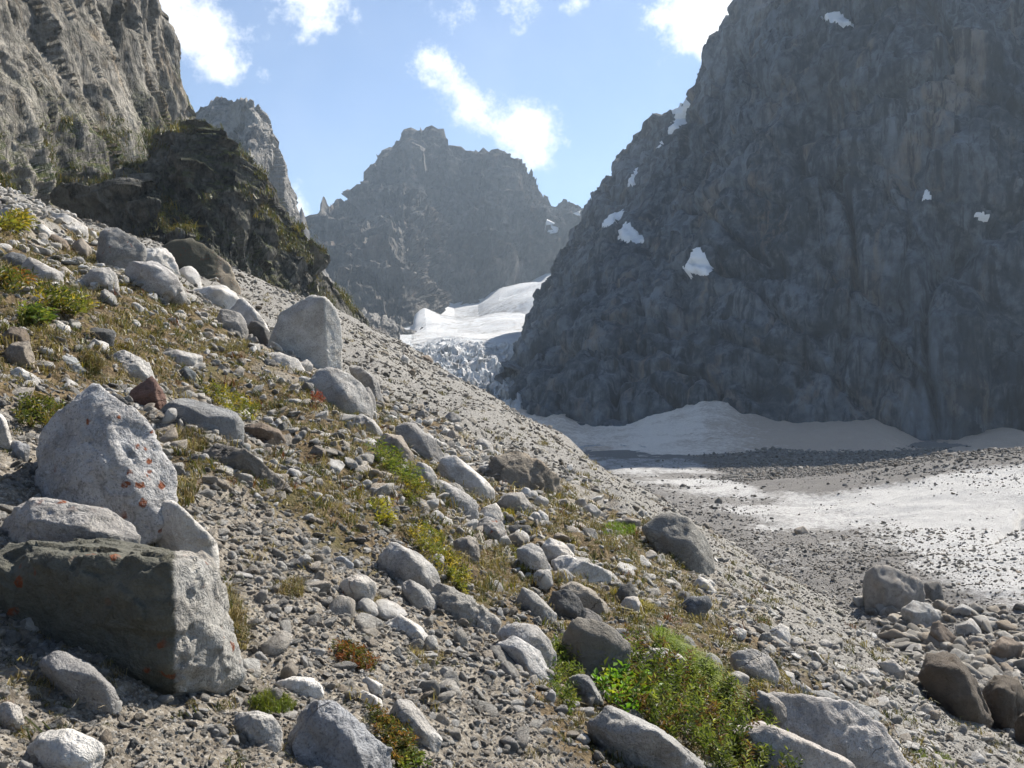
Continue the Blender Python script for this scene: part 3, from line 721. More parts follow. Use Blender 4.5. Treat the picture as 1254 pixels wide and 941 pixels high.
PALE, MID, GREY, DARK = (0.60, 0.575, 0.535), (0.46, 0.44, 0.41), (0.30, 0.29, 0.275), (0.125, 0.124, 0.122)
BROWN, RED, WARM, SLATE = (0.22, 0.175, 0.135), (0.20, 0.12, 0.095), (0.36, 0.315, 0.26), (0.17, 0.175, 0.178)
M_gran = stone_material('speckled_granite', 0.0, 0.3)
M_moss_shade = stone_material('shade_darkened_mossy_granite_with_lichen', 1.0, 0.35, moss_shade_side=True, cracks=0.0)
M_lich = stone_material('granite_with_red_lichen', 1.0, 0.4, cracks=0.0)
M_plain = stone_material('plain_stone', 0.0, 0.18, speck=0.6)
M_darkst = stone_material('dark_stone', 0.0, 0.35, speck=0.4, warm=0.8)
N_ROCK = [0]

def boulder(label, out, col, mat=None, front=None, thick=0.75, p=16, rough=0.05, chip=0.05, base=None, d=None, group='boulders on the moraine slope', cat=None, sub=None, jit=0.04, moss_to=None):
    N_ROCK[0] += 1; sd = N_ROCK[0]; rr = random.Random(sd * 11 + 1)
    o = np.array(out, float); cu_, cv_ = o.mean(0)
    wpx, hpx = np.ptp(o[:, 0]), np.ptp(o[:, 1]); spx = 0.5 * (wpx + hpx)
    if d is None:
        if base is None:
            lowest = o[np.argsort(-o[:, 1])[:2]].mean(0); base = (lowest[0], lowest[1] - 0.06 * hpx)
        d = cast(*base)
    S = spx / FPX * d; T = thick * S
    D0 = d + 0.30 * T
    # the radial softening shrinks corners a little: open the outline to match
    oo = np.array([cu_, cv_]) + (o - np.array([cu_, cv_])) * 1.07
    pts = list(P3(oo[:, 0], oo[:, 1], np.full(len(o), D0)))
    bot = oo[oo[:, 1] > cv_ + 0.1 * hpx]
    for u, v in bot: pts.append(P3(u, v + 0.30 * hpx, D0)); pts.append(P3(cu_ + (u - cu_) * 0.8, v + 0.3 * hpx, D0 - 0.25 * T)); pts.append(P3(cu_ + (u - cu_) * 0.8, v + 0.3 * hpx, D0 + 0.5 * T))
    if front is None:
        front = []
        for k in range(rr.randint(3, 5)):
            a = rr.uniform(0, 2 * math.pi); rad = rr.uniform(0.25, 0.62)
            front.append((cu_ + rad * 0.5 * wpx * math.cos(a), cv_ + rad * 0.5 * hpx * math.sin(a) - 0.04 * hpx, rr.uniform(0.28, 0.5)))
    for u, v, f in front: pts.append(P3(u, v, D0 - f * S))
    for k, (u, v) in enumerate(oo):
        f = rr.uniform(0.55, 0.8); pts.append(P3(cu_ + (u - cu_) * f, cv_ + (v - cv_) * f - 0.02 * hpx, D0 + T * rr.uniform(0.6, 1.0)))
    if sub is None: sub = 6 if spx > 95 else 5 if spx > 34 else 4
    c, X, F = rock_mesh(pts, sub, sd, p, rough, chip, cuts=9 if p > 11 else 3)
    if moss_to is not None:                        # mossy side, its colour darkened to deepen the shade there
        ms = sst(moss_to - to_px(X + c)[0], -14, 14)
    zb = X[:, 2].min()
    loc = c + np.array([0, 0, zb]); X = X - np.array([0, 0, zb])
    j = rr.uniform(1 - jit, 1 + jit)
    nm = 'boulder' if spx > 36 else 'stone'
    ob = mesh_obj(nm, X, F, mat or M_gran, smooth=True, loc=loc, color=tuple(min(0.66, x * j) for x in col))
    if moss_to is not None: vattr(ob, 'moss_shade_side', ms)
    tag(ob, label, cat or nm, group if nm == 'boulder' else 'stones on the moraine slope')
    return ob

B = boulder
# the cluster beside the viewer
B('large angular boulder with mossy, shade-darkened front and pale rough side, orange lichen', [(-40, 705), (0, 690), (60, 684), (100, 672), (135, 655), (180, 660), (225, 672), (262, 700), (272, 725), (268, 748), (294, 776), (285, 797), (250, 815), (208, 832), (140, 836), (60, 805), (0, 795), (-40, 780)], (0.36, 0.35, 0.325), M_moss_shade,
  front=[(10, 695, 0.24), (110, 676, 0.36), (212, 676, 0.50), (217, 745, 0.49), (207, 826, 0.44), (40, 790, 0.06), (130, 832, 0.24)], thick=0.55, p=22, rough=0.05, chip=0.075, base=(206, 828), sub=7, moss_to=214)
B('pointed grey boulder spotted with red lichen', [(34, 606), (48, 560), (62, 530), (85, 508), (105, 488), (118, 474), (131, 480), (150, 500), (175, 514), (184, 535), (196, 558), (212, 592), (205, 608), (170, 614), (140, 628), (90, 628), (50, 622)], (0.42, 0.41, 0.40), M_lich,
  front=[(108, 530, 0.2), (88, 600, 0.34), (140, 560, 0.3), (165, 600, 0.30)], thick=0.8, p=20, rough=0.06, chip=0.06, base=(120, 640), sub=6)
B('low rounded grey boulder wedged between pointed and dark-fronted boulders', [(0, 655), (14, 630), (40, 614), (85, 609), (122, 618), (152, 635), (180, 656), (160, 672), (100, 682), (40, 694), (5, 690)], (0.36, 0.345, 0.325), M_lich, thick=0.8, p=12, base=(90, 715))
B('smooth white oblong boulder leaning against dark-fronted boulder', [(140, 622), (150, 608), (185, 605), (215, 624), (245, 645), (268, 668), (263, 686), (240, 690), (205, 668), (162, 646)], PALE, M_plain, thick=0.7, p=11, rough=0.03, chip=0.04, base=(240, 694))
B('flat grey slab lying in the shade below dark-fronted boulder', [(46, 808), (60, 797), (80, 799), (110, 812), (132, 832), (147, 862), (140, 868), (110, 864), (75, 840), (55, 824)], (0.33, 0.325, 0.32), M_gran, thick=0.6, p=16, base=(120, 868))
B('bright white flat-topped stone among gravel in front of shaded slab', [(33, 908), (48, 895), (90, 891), (116, 905), (127, 920), (120, 937), (80, 946), (40, 940)], PALE, M_plain, thick=0.8, p=14)
B('rounded grey cobble at the edge of the shade below dark-fronted boulder', [(-8, 868), (10, 859), (25, 866), (28, 882), (12, 892), (-8, 888)], MID)
B('blocky grey stone with cracked face beside big blue-grey boulder', [(281, 888), (292, 872), (320, 869), (341, 879), (348, 896), (338, 916), (318, 920), (290, 912)], MID, M_gran, thick=0.8, p=16)
B('big rough blue-grey boulder with broken corners next to blocky cracked stone', [(348, 915), (362, 872), (384, 857), (410, 860), (436, 870), (452, 890), (472, 910), (482, 945), (470, 965), (385, 965), (344, 945)], (0.30, 0.305, 0.315), M_gran, front=[(395, 890, 0.3), (440, 920, 0.35), (380, 945, 0.4), (450, 960, .4)], thick=0.8, p=18, chip=0.08)
B('long pale stone above the blocky cracked stone', [(339, 837), (358, 827), (384, 832), (398, 843), (386, 856), (360, 852)], PALE, M_plain, thick=0.8)
B('white angular stone, upper of a pair beside reddish moss', [(437, 836), (449, 828), (468, 838), (466, 848), (450, 851)], PALE, M_plain)
B('white angular stone, lower of a pair beside reddish moss', [(431, 852), (445, 845), (468, 857), (471, 867), (440, 866)], PALE, M_plain)
B('pale triangular boulder with a lit tip above olive moss', [(473, 874), (484, 853), (500, 860), (520, 880), (540, 906), (530, 914), (500, 908), (478, 893)], (0.45, 0.435, 0.41), M_gran, p=18)
B('round pale banded stone alone on open gravel', [(414, 718), (424, 706), (445, 702), (463, 715), (459, 729), (440, 735), (420, 731)], PALE, M_plain, p=10)
B('thin bluish disc of stone standing on the gravel', [(409, 683), (417, 679), (433, 690), (431, 697), (416, 694)], (0.4, 0.41, 0.42), M_plain, thick=0.5)
B('pale ridged boulder half sunk in gravel below the granite pair', [(468, 764), (490, 754), (515, 768), (527, 786), (510, 795), (484, 784)], PALE, M_gran)
# left middle
B('reddish-brown angular stone with rusty face on the turf', [(149, 492), (165, 475), (186, 461), (198, 470), (201, 490), (190, 501), (170, 507)], RED, M_darkst, p=20, thick=0.8)
B('flat-topped slate boulder like a bench above dry grass', [(194, 500), (200, 488), (218, 486), (242, 490), (286, 505), (295, 516), (293, 534), (268, 531), (235, 533), (204, 522)], (0.25, 0.25, 0.245), M_plain, front=[(203, 500, 0.25), (250, 514, 0.42), (290, 512, 0.2), (240, 530, 0.46), (285, 532, 0.25)], thick=0.6, p=30, rough=0.02, chip=0.03)
B('rounded brownish stone just below bench-shaped slate boulder', [(298, 524), (322, 518), (342, 527), (349, 541), (336, 548), (308, 538)], BROWN, M_gran)
B('long dark slab lying down the slope below bench-shaped boulder', [(236, 553), (256, 545), (300, 559), (326, 580), (360, 604), (346, 612), (300, 598), (255, 582), (238, 572)], (0.17, 0.155, 0.135), M_darkst, p=18, thick=0.6)
B('pale knobbly stone at the left end of a row on turf', [(4, 432), (18, 417), (36, 418), (42, 440), (26, 450), (8, 444)], WARM)
B('white smooth stone below knobbly pale stone', [(11, 457), (24, 450), (50, 464), (49, 476), (20, 473)], PALE, M_plain)
B('blue-grey tilted flat stone ringed by brown turf', [(58, 443), (73, 434), (94, 440), (103, 455), (91, 462), (68, 454)], (0.30, 0.315, 0.325), M_plain, p=20)
B('streaked two-tone slab on brown turf beside tilted stone', [(118, 448), (148, 428), (182, 444), (187, 461), (138, 466)], MID, M_gran, p=18)
B('pale flat stone with shaded front near yellow-green tuft', [(51, 402), (69, 392), (86, 399), (85, 410), (64, 408)], PALE, M_plain)
B('brown domed stone at the end of the turf row', [(-2, 418), (14, 400), (30, 402), (37, 416), (16, 428)], BROWN, M_darkst)
B('dark low stone partly under turf', [(94, 407), (114, 401), (141, 405), (137, 419), (105, 417)], DARK, M_darkst)
B('wide grey slab above the blue-black stone', [(194, 433), (214, 428), (249, 438), (246, 449), (204, 452)], MID)
B('blue-black angular stone in the turf', [(213, 458), (228, 448), (240, 455), (238, 466), (220, 471)], (0.11, 0.12, 0.125), M_darkst, p=24)
B('pale boulder cut by the turf beside small moss mound', [(-10, 505), (8, 516), (14, 540), (4, 548), (-12, 545)], PALE)
B('grey squared stone under pale boulder by the moss mound', [(6, 545), (20, 539), (36, 545), (34, 560), (12, 562)], (0.3, 0.305, 0.315), M_plain)
# crest of the slope
B('pale bulging boulder highest on the crest below the cliff', [(55, 276), (64, 261), (80, 261), (93, 272), (107, 282), (106, 292), (92, 293), (72, 288)], PALE, M_gran, p=12)
B('flat white slab beside the highest crest boulder', [(37, 279), (50, 272), (66, 285), (62, 293), (44, 291)], PALE, M_plain)
B('weathered grey hump at the upper end of the crest', [(-5, 262), (8, 252), (18, 258), (20, 270), (0, 274)], (0.32, 0.33, 0.335), M_plain)
B('brown-shaded slab under the flat white slab', [(52, 292), (61, 284), (82, 295), (85, 304), (64, 306)], BROWN)
B('jumbled pale block below the highest crest boulder', [(84, 302), (99, 292), (113, 305), (111, 317), (90, 309)], WARM)
B('shaded grey twin-humped boulder on the crest', [(119, 318), (124, 286), (130, 279), (143, 280), (155, 290), (172, 296), (181, 306), (170, 323), (150, 334), (124, 328)], (0.30, 0.293, 0.275), M_lich, front=[(130, 300, 0.3), (150, 315, 0.3), (125, 325, 0.35)], thick=0.7, p=18)
B('narrow white stone before twin-humped boulder', [(129, 311), (139, 308), (159, 320), (153, 332), (134, 324)], PALE, M_plain)
B('knobbly white boulder behind the broad pale crest boulder', [(163, 314), (180, 302), (198, 301), (211, 312), (217, 327), (190, 338), (166, 326)], PALE, M_gran, chip=0.08)
B('broad pale crest boulder with shadowed hollow', [(151, 336), (159, 321), (190, 321), (210, 334), (221, 347), (202, 360), (160, 357)], (0.46, 0.44, 0.42), M_gran, chip=0.08)
B('low grey boulder tucked under broad pale crest boulder', [(190, 352), (205, 342), (222, 347), (228, 362), (212, 370), (194, 366)], MID)
B('blocky grey stone downhill of twin-humped boulder', [(99, 344), (111, 331), (135, 326), (147, 346), (140, 355), (110, 353)], MID, M_gran)
B('long grey slab lying across turf on the upper slope', [(22, 326), (34, 315), (60, 330), (79, 333), (76, 345), (45, 349), (27, 342)], MID, M_gran, thick=0.6)
B('dark blue-grey slab on upper turf', [(-6, 317), (14, 309), (32, 312), (27, 325), (-4, 329)], SLATE, M_darkst, thick=0.6)
B('mossy brown ridge-backed boulder with rusty red lichen', [(200, 304), (218, 293), (236, 293), (251, 312), (269, 317), (286, 335), (298, 364), (288, 368), (272, 358), (248, 356), (212, 340)], (0.30, 0.26, 0.20), M_moss_shade, moss_to=268, front=[(225, 320, 0.18), (265, 345, 0.2), (240, 350, 0.25)], thick=0.5, p=20)
B('white rounded boulder before the ridge-backed mossy boulder', [(216, 332), (232, 325), (243, 335), (249, 352), (235, 357), (218, 350)], PALE, M_plain, p=11)
B('long white boulder dipping down the crest', [(232, 355), (250, 349), (276, 351), (295, 368), (288, 382), (264, 380), (238, 370)], PALE, M_plain, p=13)
B('white wedge-shaped boulder falling away from the long white one', [(280, 382), (297, 364), (310, 380), (326, 397), (332, 413), (310, 416), (294, 406)], PALE, M_plain, p=16)
B('grey tombstone-like stone in front of the white wedge', [(264, 398), (270, 381), (290, 380), (298, 390), (302, 413), (285, 415), (267, 410)], (0.33, 0.315, 0.29), M_gran, p=18)
B('black shadowed stone between white wedge and great slab', [(303, 402), (310, 391), (322, 398), (336, 413), (331, 428), (314, 424)], DARK, M_darkst)
B('great upright slab boulder with flat speckled face on the crest', [(332, 405), (344, 382), (370, 366), (402, 361), (409, 365), (413, 420), (416, 452), (402, 454), (380, 444), (358, 436), (338, 430)], (0.52, 0.505, 0.47), M_gran, front=[(398, 366, 0.2), (402, 450, 0.22), (342, 402, 0.14), (350, 432, 0.14)], thick=0.5, p=30, rough=0.015, chip=0.03, base=(400, 456), sub=6)
B('pale broken stone at the foot of the great upright slab', [(318, 434), (342, 432), (364, 440), (372, 452), (362, 464), (338, 450)], PALE, M_gran)
B('small pale block between broken stone and rounded boulder', [(366, 446), (376, 440), (384, 448), (378, 458), (368, 456)], PALE, M_plain)
B('rounded boulder half shaded and half white below the great slab', [(372, 470), (382, 455), (400, 449), (422, 455), (442, 470), (455, 492), (452, 508), (424, 512), (396, 502)], (0.42, 0.41, 0.39), M_gran, p=12, front=[(400, 470, 0.25), (424, 480, 0.42), (418, 508, 0.45), (385, 480, .2)])
B('jagged dark-topped stone behind the half-shaded rounded boulder', [(428, 452), (440, 448), (451, 460), (462, 467), (470, 492), (456, 495), (438, 470)], GREY, M_gran, chip=0.09)
B('grey stone behind jagged dark-topped stone', [(440, 478), (450, 472), (460, 488), (460, 510), (446, 508)], GREY)
B('low rounded stone downhill of half-shaded boulder', [(422, 515), (444, 507), (458, 515), (467, 530), (450, 538), (428, 529)], MID)
B('rust-tinted stone above dark green leaves', [(458, 540), (474, 531), (491, 535), (505, 556), (502, 568), (484, 571), (463, 555)], WARM, M_lich)
B('tall grey boulder with bright ridge at the edge of scree', [(480, 520), (494, 514), (509, 517), (523, 530), (531, 545), (542, 556), (540, 568), (530, 573), (504, 566), (494, 545)], GREY, M_plain, front=[(500, 535, 0.2), (520, 560, 0.3), (528, 568, 0.3)], p=20)
B('smooth white boulder, largest of the chain down the slope', [(533, 573), (544, 562), (560, 561), (576, 574), (592, 585), (605, 600), (602, 617), (585, 623), (554, 609), (538, 592)], PALE, M_plain, p=12, rough=0.03)
B('grey rounded cobble behind the leafy clump', [(502, 580), (514, 566), (526, 570), (535, 586), (520, 594), (506, 590)], MID, M_plain)
B('grey-white twin of the smooth white boulder, darker side uphill', [(511, 598), (520, 587), (540, 587), (556, 599), (576, 608), (587, 621), (582, 635), (555, 639), (528, 629), (513, 612)], (0.41, 0.40, 0.385), M_gran, p=13)
B('pitted brown outcrop block at the scree edge', [(586, 580), (599, 562), (615, 556), (640, 555), (666, 565), (681, 580), (688, 601), (680, 607), (655, 609), (632, 607), (598, 605), (588, 594)], (0.235, 0.205, 0.165), M_darkst, front=[(605, 585, 0.3), (640, 575, 0.2), (660, 590, 0.3), (625, 600, 0.35)], p=14, rough=0.09, chip=0.12)
B('five-sided pale block in front of pitted outcrop', [(608, 613), (617, 604), (639, 603), (651, 620), (646, 628), (632, 635), (617, 625)], (0.37, 0.345, 0.31), M_plain, p=26, rough=0.02)
B('ball-like white cobble beside five-sided block', [(637, 602), (642, 596), (649, 597), (652, 604), (647, 609), (639, 608)], PALE, M_plain, p=9)
B('egg-shaped pale stone on brown soil below pitted outcrop', [(653, 613), (661, 606), (673, 612), (669, 620), (656, 619)], PALE, M_plain, p=9)
B('upright white stone on the brown soil', [(656, 631), (662, 622), (671, 628), (672, 642), (660, 644)], PALE, M_plain)
B('dark lichened round boulder in the chain', [(575, 645), (598, 633), (615, 640), (621, 656), (614, 668), (600, 664), (579, 659)], GREY, M_lich, p=13)
B('white peaked stone behind dark lichened round boulder', [(580, 636), (595, 620), (608, 617), (617, 632), (618, 645), (598, 644)], PALE, M_gran)
B('brown-grey squared stone right below the lichened one', [(618, 658), (631, 649), (647, 660), (645, 672), (628, 674)], (0.3, 0.28, 0.25), M_gran)
B('pale ramp-shaped boulder in the chain with bright flank', [(634, 674), (647, 664), (661, 671), (675, 697), (670, 705), (650, 705), (636, 690)], (0.43, 0.42, 0.40), M_gran)
B('broad pale boulder on the outer side of the chain', [(672, 686), (688, 679), (710, 688), (735, 700), (748, 705), (742, 715), (718, 725), (698, 714), (677, 700)], PALE, M_gran)
B('pale broken slab above the broad outer boulder', [(658, 670), (674, 659), (692, 667), (703, 680), (684, 688), (664, 684)], PALE, M_gran)
B('white rounded stump of stone in the chain', [(649, 708), (659, 697), (673, 697), (677, 711), (667, 718), (651, 716)], PALE, M_plain, p=11)
B('grey cobble tucked behind white stump', [(678, 700), (690, 695), (702, 705), (698, 716), (682, 714)], MID)
B('big leaning grey boulder alone at the edge of bare scree', [(788, 646), (804, 632), (830, 629), (846, 636), (861, 655), (874, 687), (867, 704), (850, 706), (824, 686), (798, 665)], (0.27, 0.26, 0.235), M_gran, front=[(815, 650, 0.2), (845, 655, 0.3), (852, 704, 0.3), (835, 690, .3)], thick=0.7, p=20)
B('flat brown stone above the bright green cushion', [(753, 640), (767, 633), (785, 638), (781, 645), (761, 645)], (0.3, 0.27, 0.23))
B('pale stone nestled below big leaning boulder', [(846, 717), (856, 705), (869, 712), (876, 723), (860, 728)], PALE, M_plain)
B('dark smooth stone below the nestled pale one', [(830, 743), (844, 731), (867, 729), (872, 741), (856, 753), (833, 752)], SLATE, M_plain, p=11)
# middle of the slope
B('granite boulder with pale worn end beside leafy strip', [(464, 686), (477, 661), (496, 671), (516, 682), (531, 695), (538, 711), (526, 723), (499, 717), (472, 705)], (0.44, 0.425, 0.4), M_gran, p=14)
B('oblong granite stone under the worn-ended boulder', [(488, 718), (501, 709), (521, 720), (535, 741), (529, 751), (508, 748), (492, 733)], (0.43, 0.415, 0.39), M_gran)
B('rough crumbly low rock with broken ledges', [(521, 730), (545, 717), (571, 729), (592, 744), (609, 756), (602, 770), (560, 766), (527, 750)], (0.34, 0.325, 0.295), M_gran, chip=0.13, rough=0.09)
B('pale pointed boulder with shaded base in mid slope', [(631, 740), (640, 719), (651, 724), (666, 738), (680, 752), (679, 767), (655, 767), (637, 755)], (0.42, 0.41, 0.385), M_gran)
B('crumbly brown rock above the mid-slope', [(556, 664), (574, 655), (588, 668), (584, 688), (574, 694), (558, 682)], (0.3, 0.27, 0.235), M_gran, chip=0.1)
B('pale twin slab, rear one of a pair leaning together', [(608, 778), (619, 765), (641, 764), (661, 770), (672, 782), (678, 796), (675, 815), (655, 805), (630, 790)], (0.42, 0.41, 0.395), M_gran, base=(665, 822))
B('pale twin slab, front one of a pair leaning together', [(606, 786), (617, 774), (641, 789), (666, 805), (673, 821), (670, 843), (650, 842), (624, 814), (610, 799)], (0.46, 0.45, 0.435), M_gran)
B('dark rounded boulder with deep shade beside the bush', [(684, 782), (689, 765), (700, 759), (731, 762), (751, 771), (767, 785), (769, 802), (765, 818), (751, 832), (734, 837), (708, 825), (688, 799)], (0.20, 0.193, 0.175), M_darkst, front=[(710, 775, 0.25), (745, 790, 0.3), (740, 825, 0.35), (705, 810, .3)], p=13)
B('thin dark slab behind dark rounded boulder', [(685, 753), (699, 744), (720, 745), (737, 757), (743, 769), (714, 766), (692, 764)], (0.16, 0.15, 0.14), M_darkst)
B('slate-dark ribbed stone behind the thin dark slab', [(669, 745), (679, 725), (695, 721), (711, 734), (717, 748), (690, 753), (675, 755)], DARK, M_darkst, p=20)
B('long brown-pale boulder sloping above dark stones', [(682, 715), (700, 711), (726, 724), (743, 741), (748, 755), (736, 759), (708, 745), (688, 727)], (0.38, 0.34, 0.285), M_gran)
B('jagged dark shard standing on brown soil', [(747, 738), (763, 715), (774, 714), (780, 730), (766, 738)], DARK, M_darkst, p=26, chip=0.1)
B('pair-shaped grey cobble beside yellow tuft', [(756, 743), (767, 731), (783, 731), (787, 747), (775, 753), (759, 751)], MID)
B('pale slab showing behind the bush', [(793, 793), (815, 793), (836, 804), (845, 820), (848, 834), (826, 826), (804, 812)], MID, M_gran)
B('grey upright block poking out beside the bush', [(695, 832), (703, 822), (717, 823), (730, 845), (740, 864), (720, 864), (703, 850)], (0.27, 0.265, 0.25), M_gran, p=20)
B('long grey whaleback boulder in front of the bush', [(714, 873), (734, 861), (766, 874), (792, 889), (822, 904), (847, 924), (866, 948), (832, 955), (790, 938), (756, 921), (721, 895)], (0.38, 0.37, 0.35), M_gran, thick=0.6, p=14, base=(800, 944))
B('huge pale ledge of smooth rock at the slope foot, upper slab', [(912, 868), (944, 849), (986, 859), (1042, 864), (1088, 895), (1120, 942), (1114, 965), (1000, 945), (955, 912), (924, 890)], (0.46, 0.435, 0.41), M_gran, front=[(960, 880, 0.1), (1030, 900, 0.16), (1080, 945, 0.18)], thick=0.6, p=16, rough=0.07, chip=0.05, base=(1080, 965))
B('pale pinkish ledge of smooth rock below the huge upper slab', [(896, 888), (930, 876), (982, 899), (1034, 925), (1052, 955), (960, 972), (902, 940)], (0.44, 0.405, 0.37), M_gran, thick=0.6, p=16, rough=0.07, base=(1000, 972))
B('humped grey knob on top of the huge pale slab', [(918, 858), (930, 846), (946, 852), (966, 872), (974, 892), (955, 894), (932, 880)], (0.36, 0.345, 0.325), M_gran, base=(955, 896))
B('white block resting below the pinkish ledge', [(938, 928), (953, 916), (971, 921), (973, 943), (944, 946)], PALE, M_plain, p=22)
B('low grey slab behind the huge pale one', [(980, 862), (990, 846), (1011, 845), (1037, 858), (1032, 868), (1002, 867)], (0.28, 0.278, 0.268), M_plain)
B('second low grey slab in line behind the huge pale one', [(1028, 870), (1045, 859), (1071, 869), (1088, 886), (1083, 895), (1050, 886)], (0.28, 0.278, 0.268), M_plain)
B('squat pale boulder with flat top on brown soil', [(893, 808), (904, 798), (925, 796), (941, 803), (952, 820), (942, 834), (920, 840), (898, 826)], (0.42, 0.41, 0.395), M_gran, p=18)
B('grey stone leaning on squat pale boulder', [(885, 833), (899, 820), (917, 828), (914, 842), (893, 842)], MID)
B('grey upright stone above the green grass strip', [(858, 808), (869, 799), (881, 804), (889, 828), (875, 826)], (0.29, 0.285, 0.275))
B('small white block on brown soil above the grass strip', [(891, 775), (904, 768), (914, 772), (912, 783), (896, 783)], PALE, M_plain, p=20)
B('split pale stone with a dark cleft on the scree edge', [(939, 776), (954, 764), (966, 769), (970, 791), (954, 791), (943, 784)], PALE, M_plain, p=20)
B('dark domed stone above the grass strip', [(819, 783), (832, 773), (846, 781), (855, 796), (840, 796)], (0.2, 0.195, 0.185), M_darkst)
B('grey cobble, first of a heap beside squat boulder', [(950, 833), (961, 821), (973, 824), (974, 837), (960, 841)], MID)
B('dark cobble, second of a heap beside squat boulder', [(960, 838), (970, 831), (982, 836), (980, 848), (964, 847)], GREY)
B('grey cobble, lowest of a heap beside squat boulder', [(974, 848), (985, 837), (994, 843), (990, 855), (977, 854)], MID)
# the pit by the glacier's edge
PITG = 'rocks in the pit at the glacier edge'
B('big square grey block at the lip of the glacier', [(1058, 704), (1063, 697), (1090, 694), (1128, 713), (1132, 731), (1112, 739), (1100, 755), (1082, 755), (1063, 739)], (0.27, 0.25, 0.225), M_darkst, front=[(1075, 715, 0.25), (1110, 725, 0.25), (1085, 750, 0.3)], p=26, chip=0.06, group=PITG)
B('dark upright block beside big square block', [(1130, 713), (1152, 713), (1155, 733), (1146, 743), (1129, 732)], (0.16, 0.15, 0.135), M_darkst, p=28, group=PITG)
B('pale broken block heap top in the pit', [(1103, 748), (1118, 736), (1141, 741), (1150, 756), (1142, 769), (1113, 769)], (0.37, 0.36, 0.34), M_plain, p=20, group=PITG)
B('brown tilted wedge among pale blocks in the pit', [(1136, 768), (1150, 760), (1169, 779), (1173, 795), (1148, 790)], BROWN, M_darkst, p=24, group=PITG)
B('great dark brown crag in the pit below rubble', [(1116, 812), (1140, 799), (1166, 804), (1182, 820), (1197, 845), (1208, 872), (1203, 890), (1168, 877), (1136, 846)], (0.12, 0.10, 0.08), M_darkst, p=20, chip=0.1, group=PITG)
B('dark brown pointed crag at the bottom of the pit', [(1206, 843), (1219, 824), (1241, 829), (1254, 855), (1252, 883), (1236, 905), (1213, 895), (1205, 867)], (0.13, 0.108, 0.085), M_darkst, p=20, chip=0.1, group=PITG)
B('dark crag next to the pointed one in the pit', [(1243, 884), (1262, 868), (1284, 872), (1288, 915), (1250, 924)], (0.12, 0.1, 0.08), M_darkst, p=20, chip=0.1, group=PITG)
B('brown angular rock among rubble above the pointed crag', [(1212, 794), (1229, 779), (1252, 789), (1244, 813), (1218, 809)], BROWN, M_darkst, p=22, group=PITG)
B('grey pale block beside brown tilted wedge', [(1168, 768), (1189, 757), (1203, 774), (1188, 789)], MID, M_plain, p=20, group=PITG)
B('grey block uphill of the brown angular rock', [(1163, 748), (1180, 739), (1197, 750), (1186, 763)], (0.33, 0.325, 0.31), M_plain, p=20, group=PITG)
B('flat stone slab lying at the lip of the pit', [(1078, 812), (1092, 808), (1108, 822), (1104, 834), (1086, 826)], MID, M_plain, group=PITG)
# on the bare scree and glacier
SCG = 'loose blocks on the bare scree'
B('flat dark-sided slab lying on the bare scree', [(541, 513), (552, 504), (564, 512), (561, 522)], GREY, M_plain, p=22, group=SCG)
B('small slab on the rib of the scree against icefall', [(543, 463), (552, 457), (563, 464), (559, 471)], MID, M_plain, p=22, group=SCG)
B('square brown block on the rib of the scree', [(512, 438), (524, 434), (531, 441), (523, 449)], BROWN, M_plain, p=22, group=SCG)
B('tilted pale stone on bare scree above the square block', [(490, 442), (494, 433), (502, 440), (500, 447)], PALE, M_plain, group=SCG)
B('pale block at the scree edge above pitted outcrop', [(578, 548), (588, 536), (602, 544), (606, 555), (590, 560)], MID, M_plain, group=SCG)
B('grey lump partly buried in scree right of pitted outcrop', [(712, 622), (724, 616), (736, 626), (730, 634), (716, 632)], MID, M_plain, group=SCG)
B('pale stone on the glacier margin debris', [(972, 648), (984, 644), (990, 652), (980, 657)], WARM, M_plain, p=20, group=SCG)
B('half-buried slab on bare scree above the pit', [(1000, 786), (1012, 782), (1028, 794), (1022, 800)], MID, M_plain, group=SCG)
B('block sunk in scree downhill of the half-buried slab', [(1044, 830), (1056, 824), (1068, 838), (1058, 846)], MID, M_plain, group=SCG)

pin = boulder('slim rock pinnacle in the notch before the hazy peak', [(358, 306), (361, 282), (365, 266), (368, 257), (372, 268), (376, 286), (381, 306)], (0.12, 0.118, 0.115), M_darkst, d=640, thick=0.8, p=20, chip=0.1, cat='pinnacle', sub=4)
pin.name = 'rock_pinnacle'; del pin['group']; pin['category'] = 'pinnacle'

# ------------------------------------------------------------------ loose stones that still read one by one
def proto_stone(seed, sub=4):
    r = random.Random(seed); pts = []
    sx, sy, sz = r.uniform(0.75, 1.15), r.uniform(0.6, 0.95), r.uniform(0.4, 0.75)
    for _ in range(12):
        v = Vector((r.gauss(0, 1), r.gauss(0, 1), r.gauss(0, 1))).normalized()
        pts.append((v.x * sx * 0.55, v.y * sy * 0.55, v.z * sz * 0.55))
    c, X, F = rock_mesh(pts, sub, seed, r.choice((9, 14, 20)), 0.05, 0.06, cuts=4)
    return X, F
PROTO = [proto_stone(300 + k) for k in range(8)]
stone_me = []
for k, (X, F) in enumerate(PROTO):
    o = mesh_obj('stone', X, F, M_gran, smooth=True); stone_me.append(o.data); bpy.data.objects.remove(o)

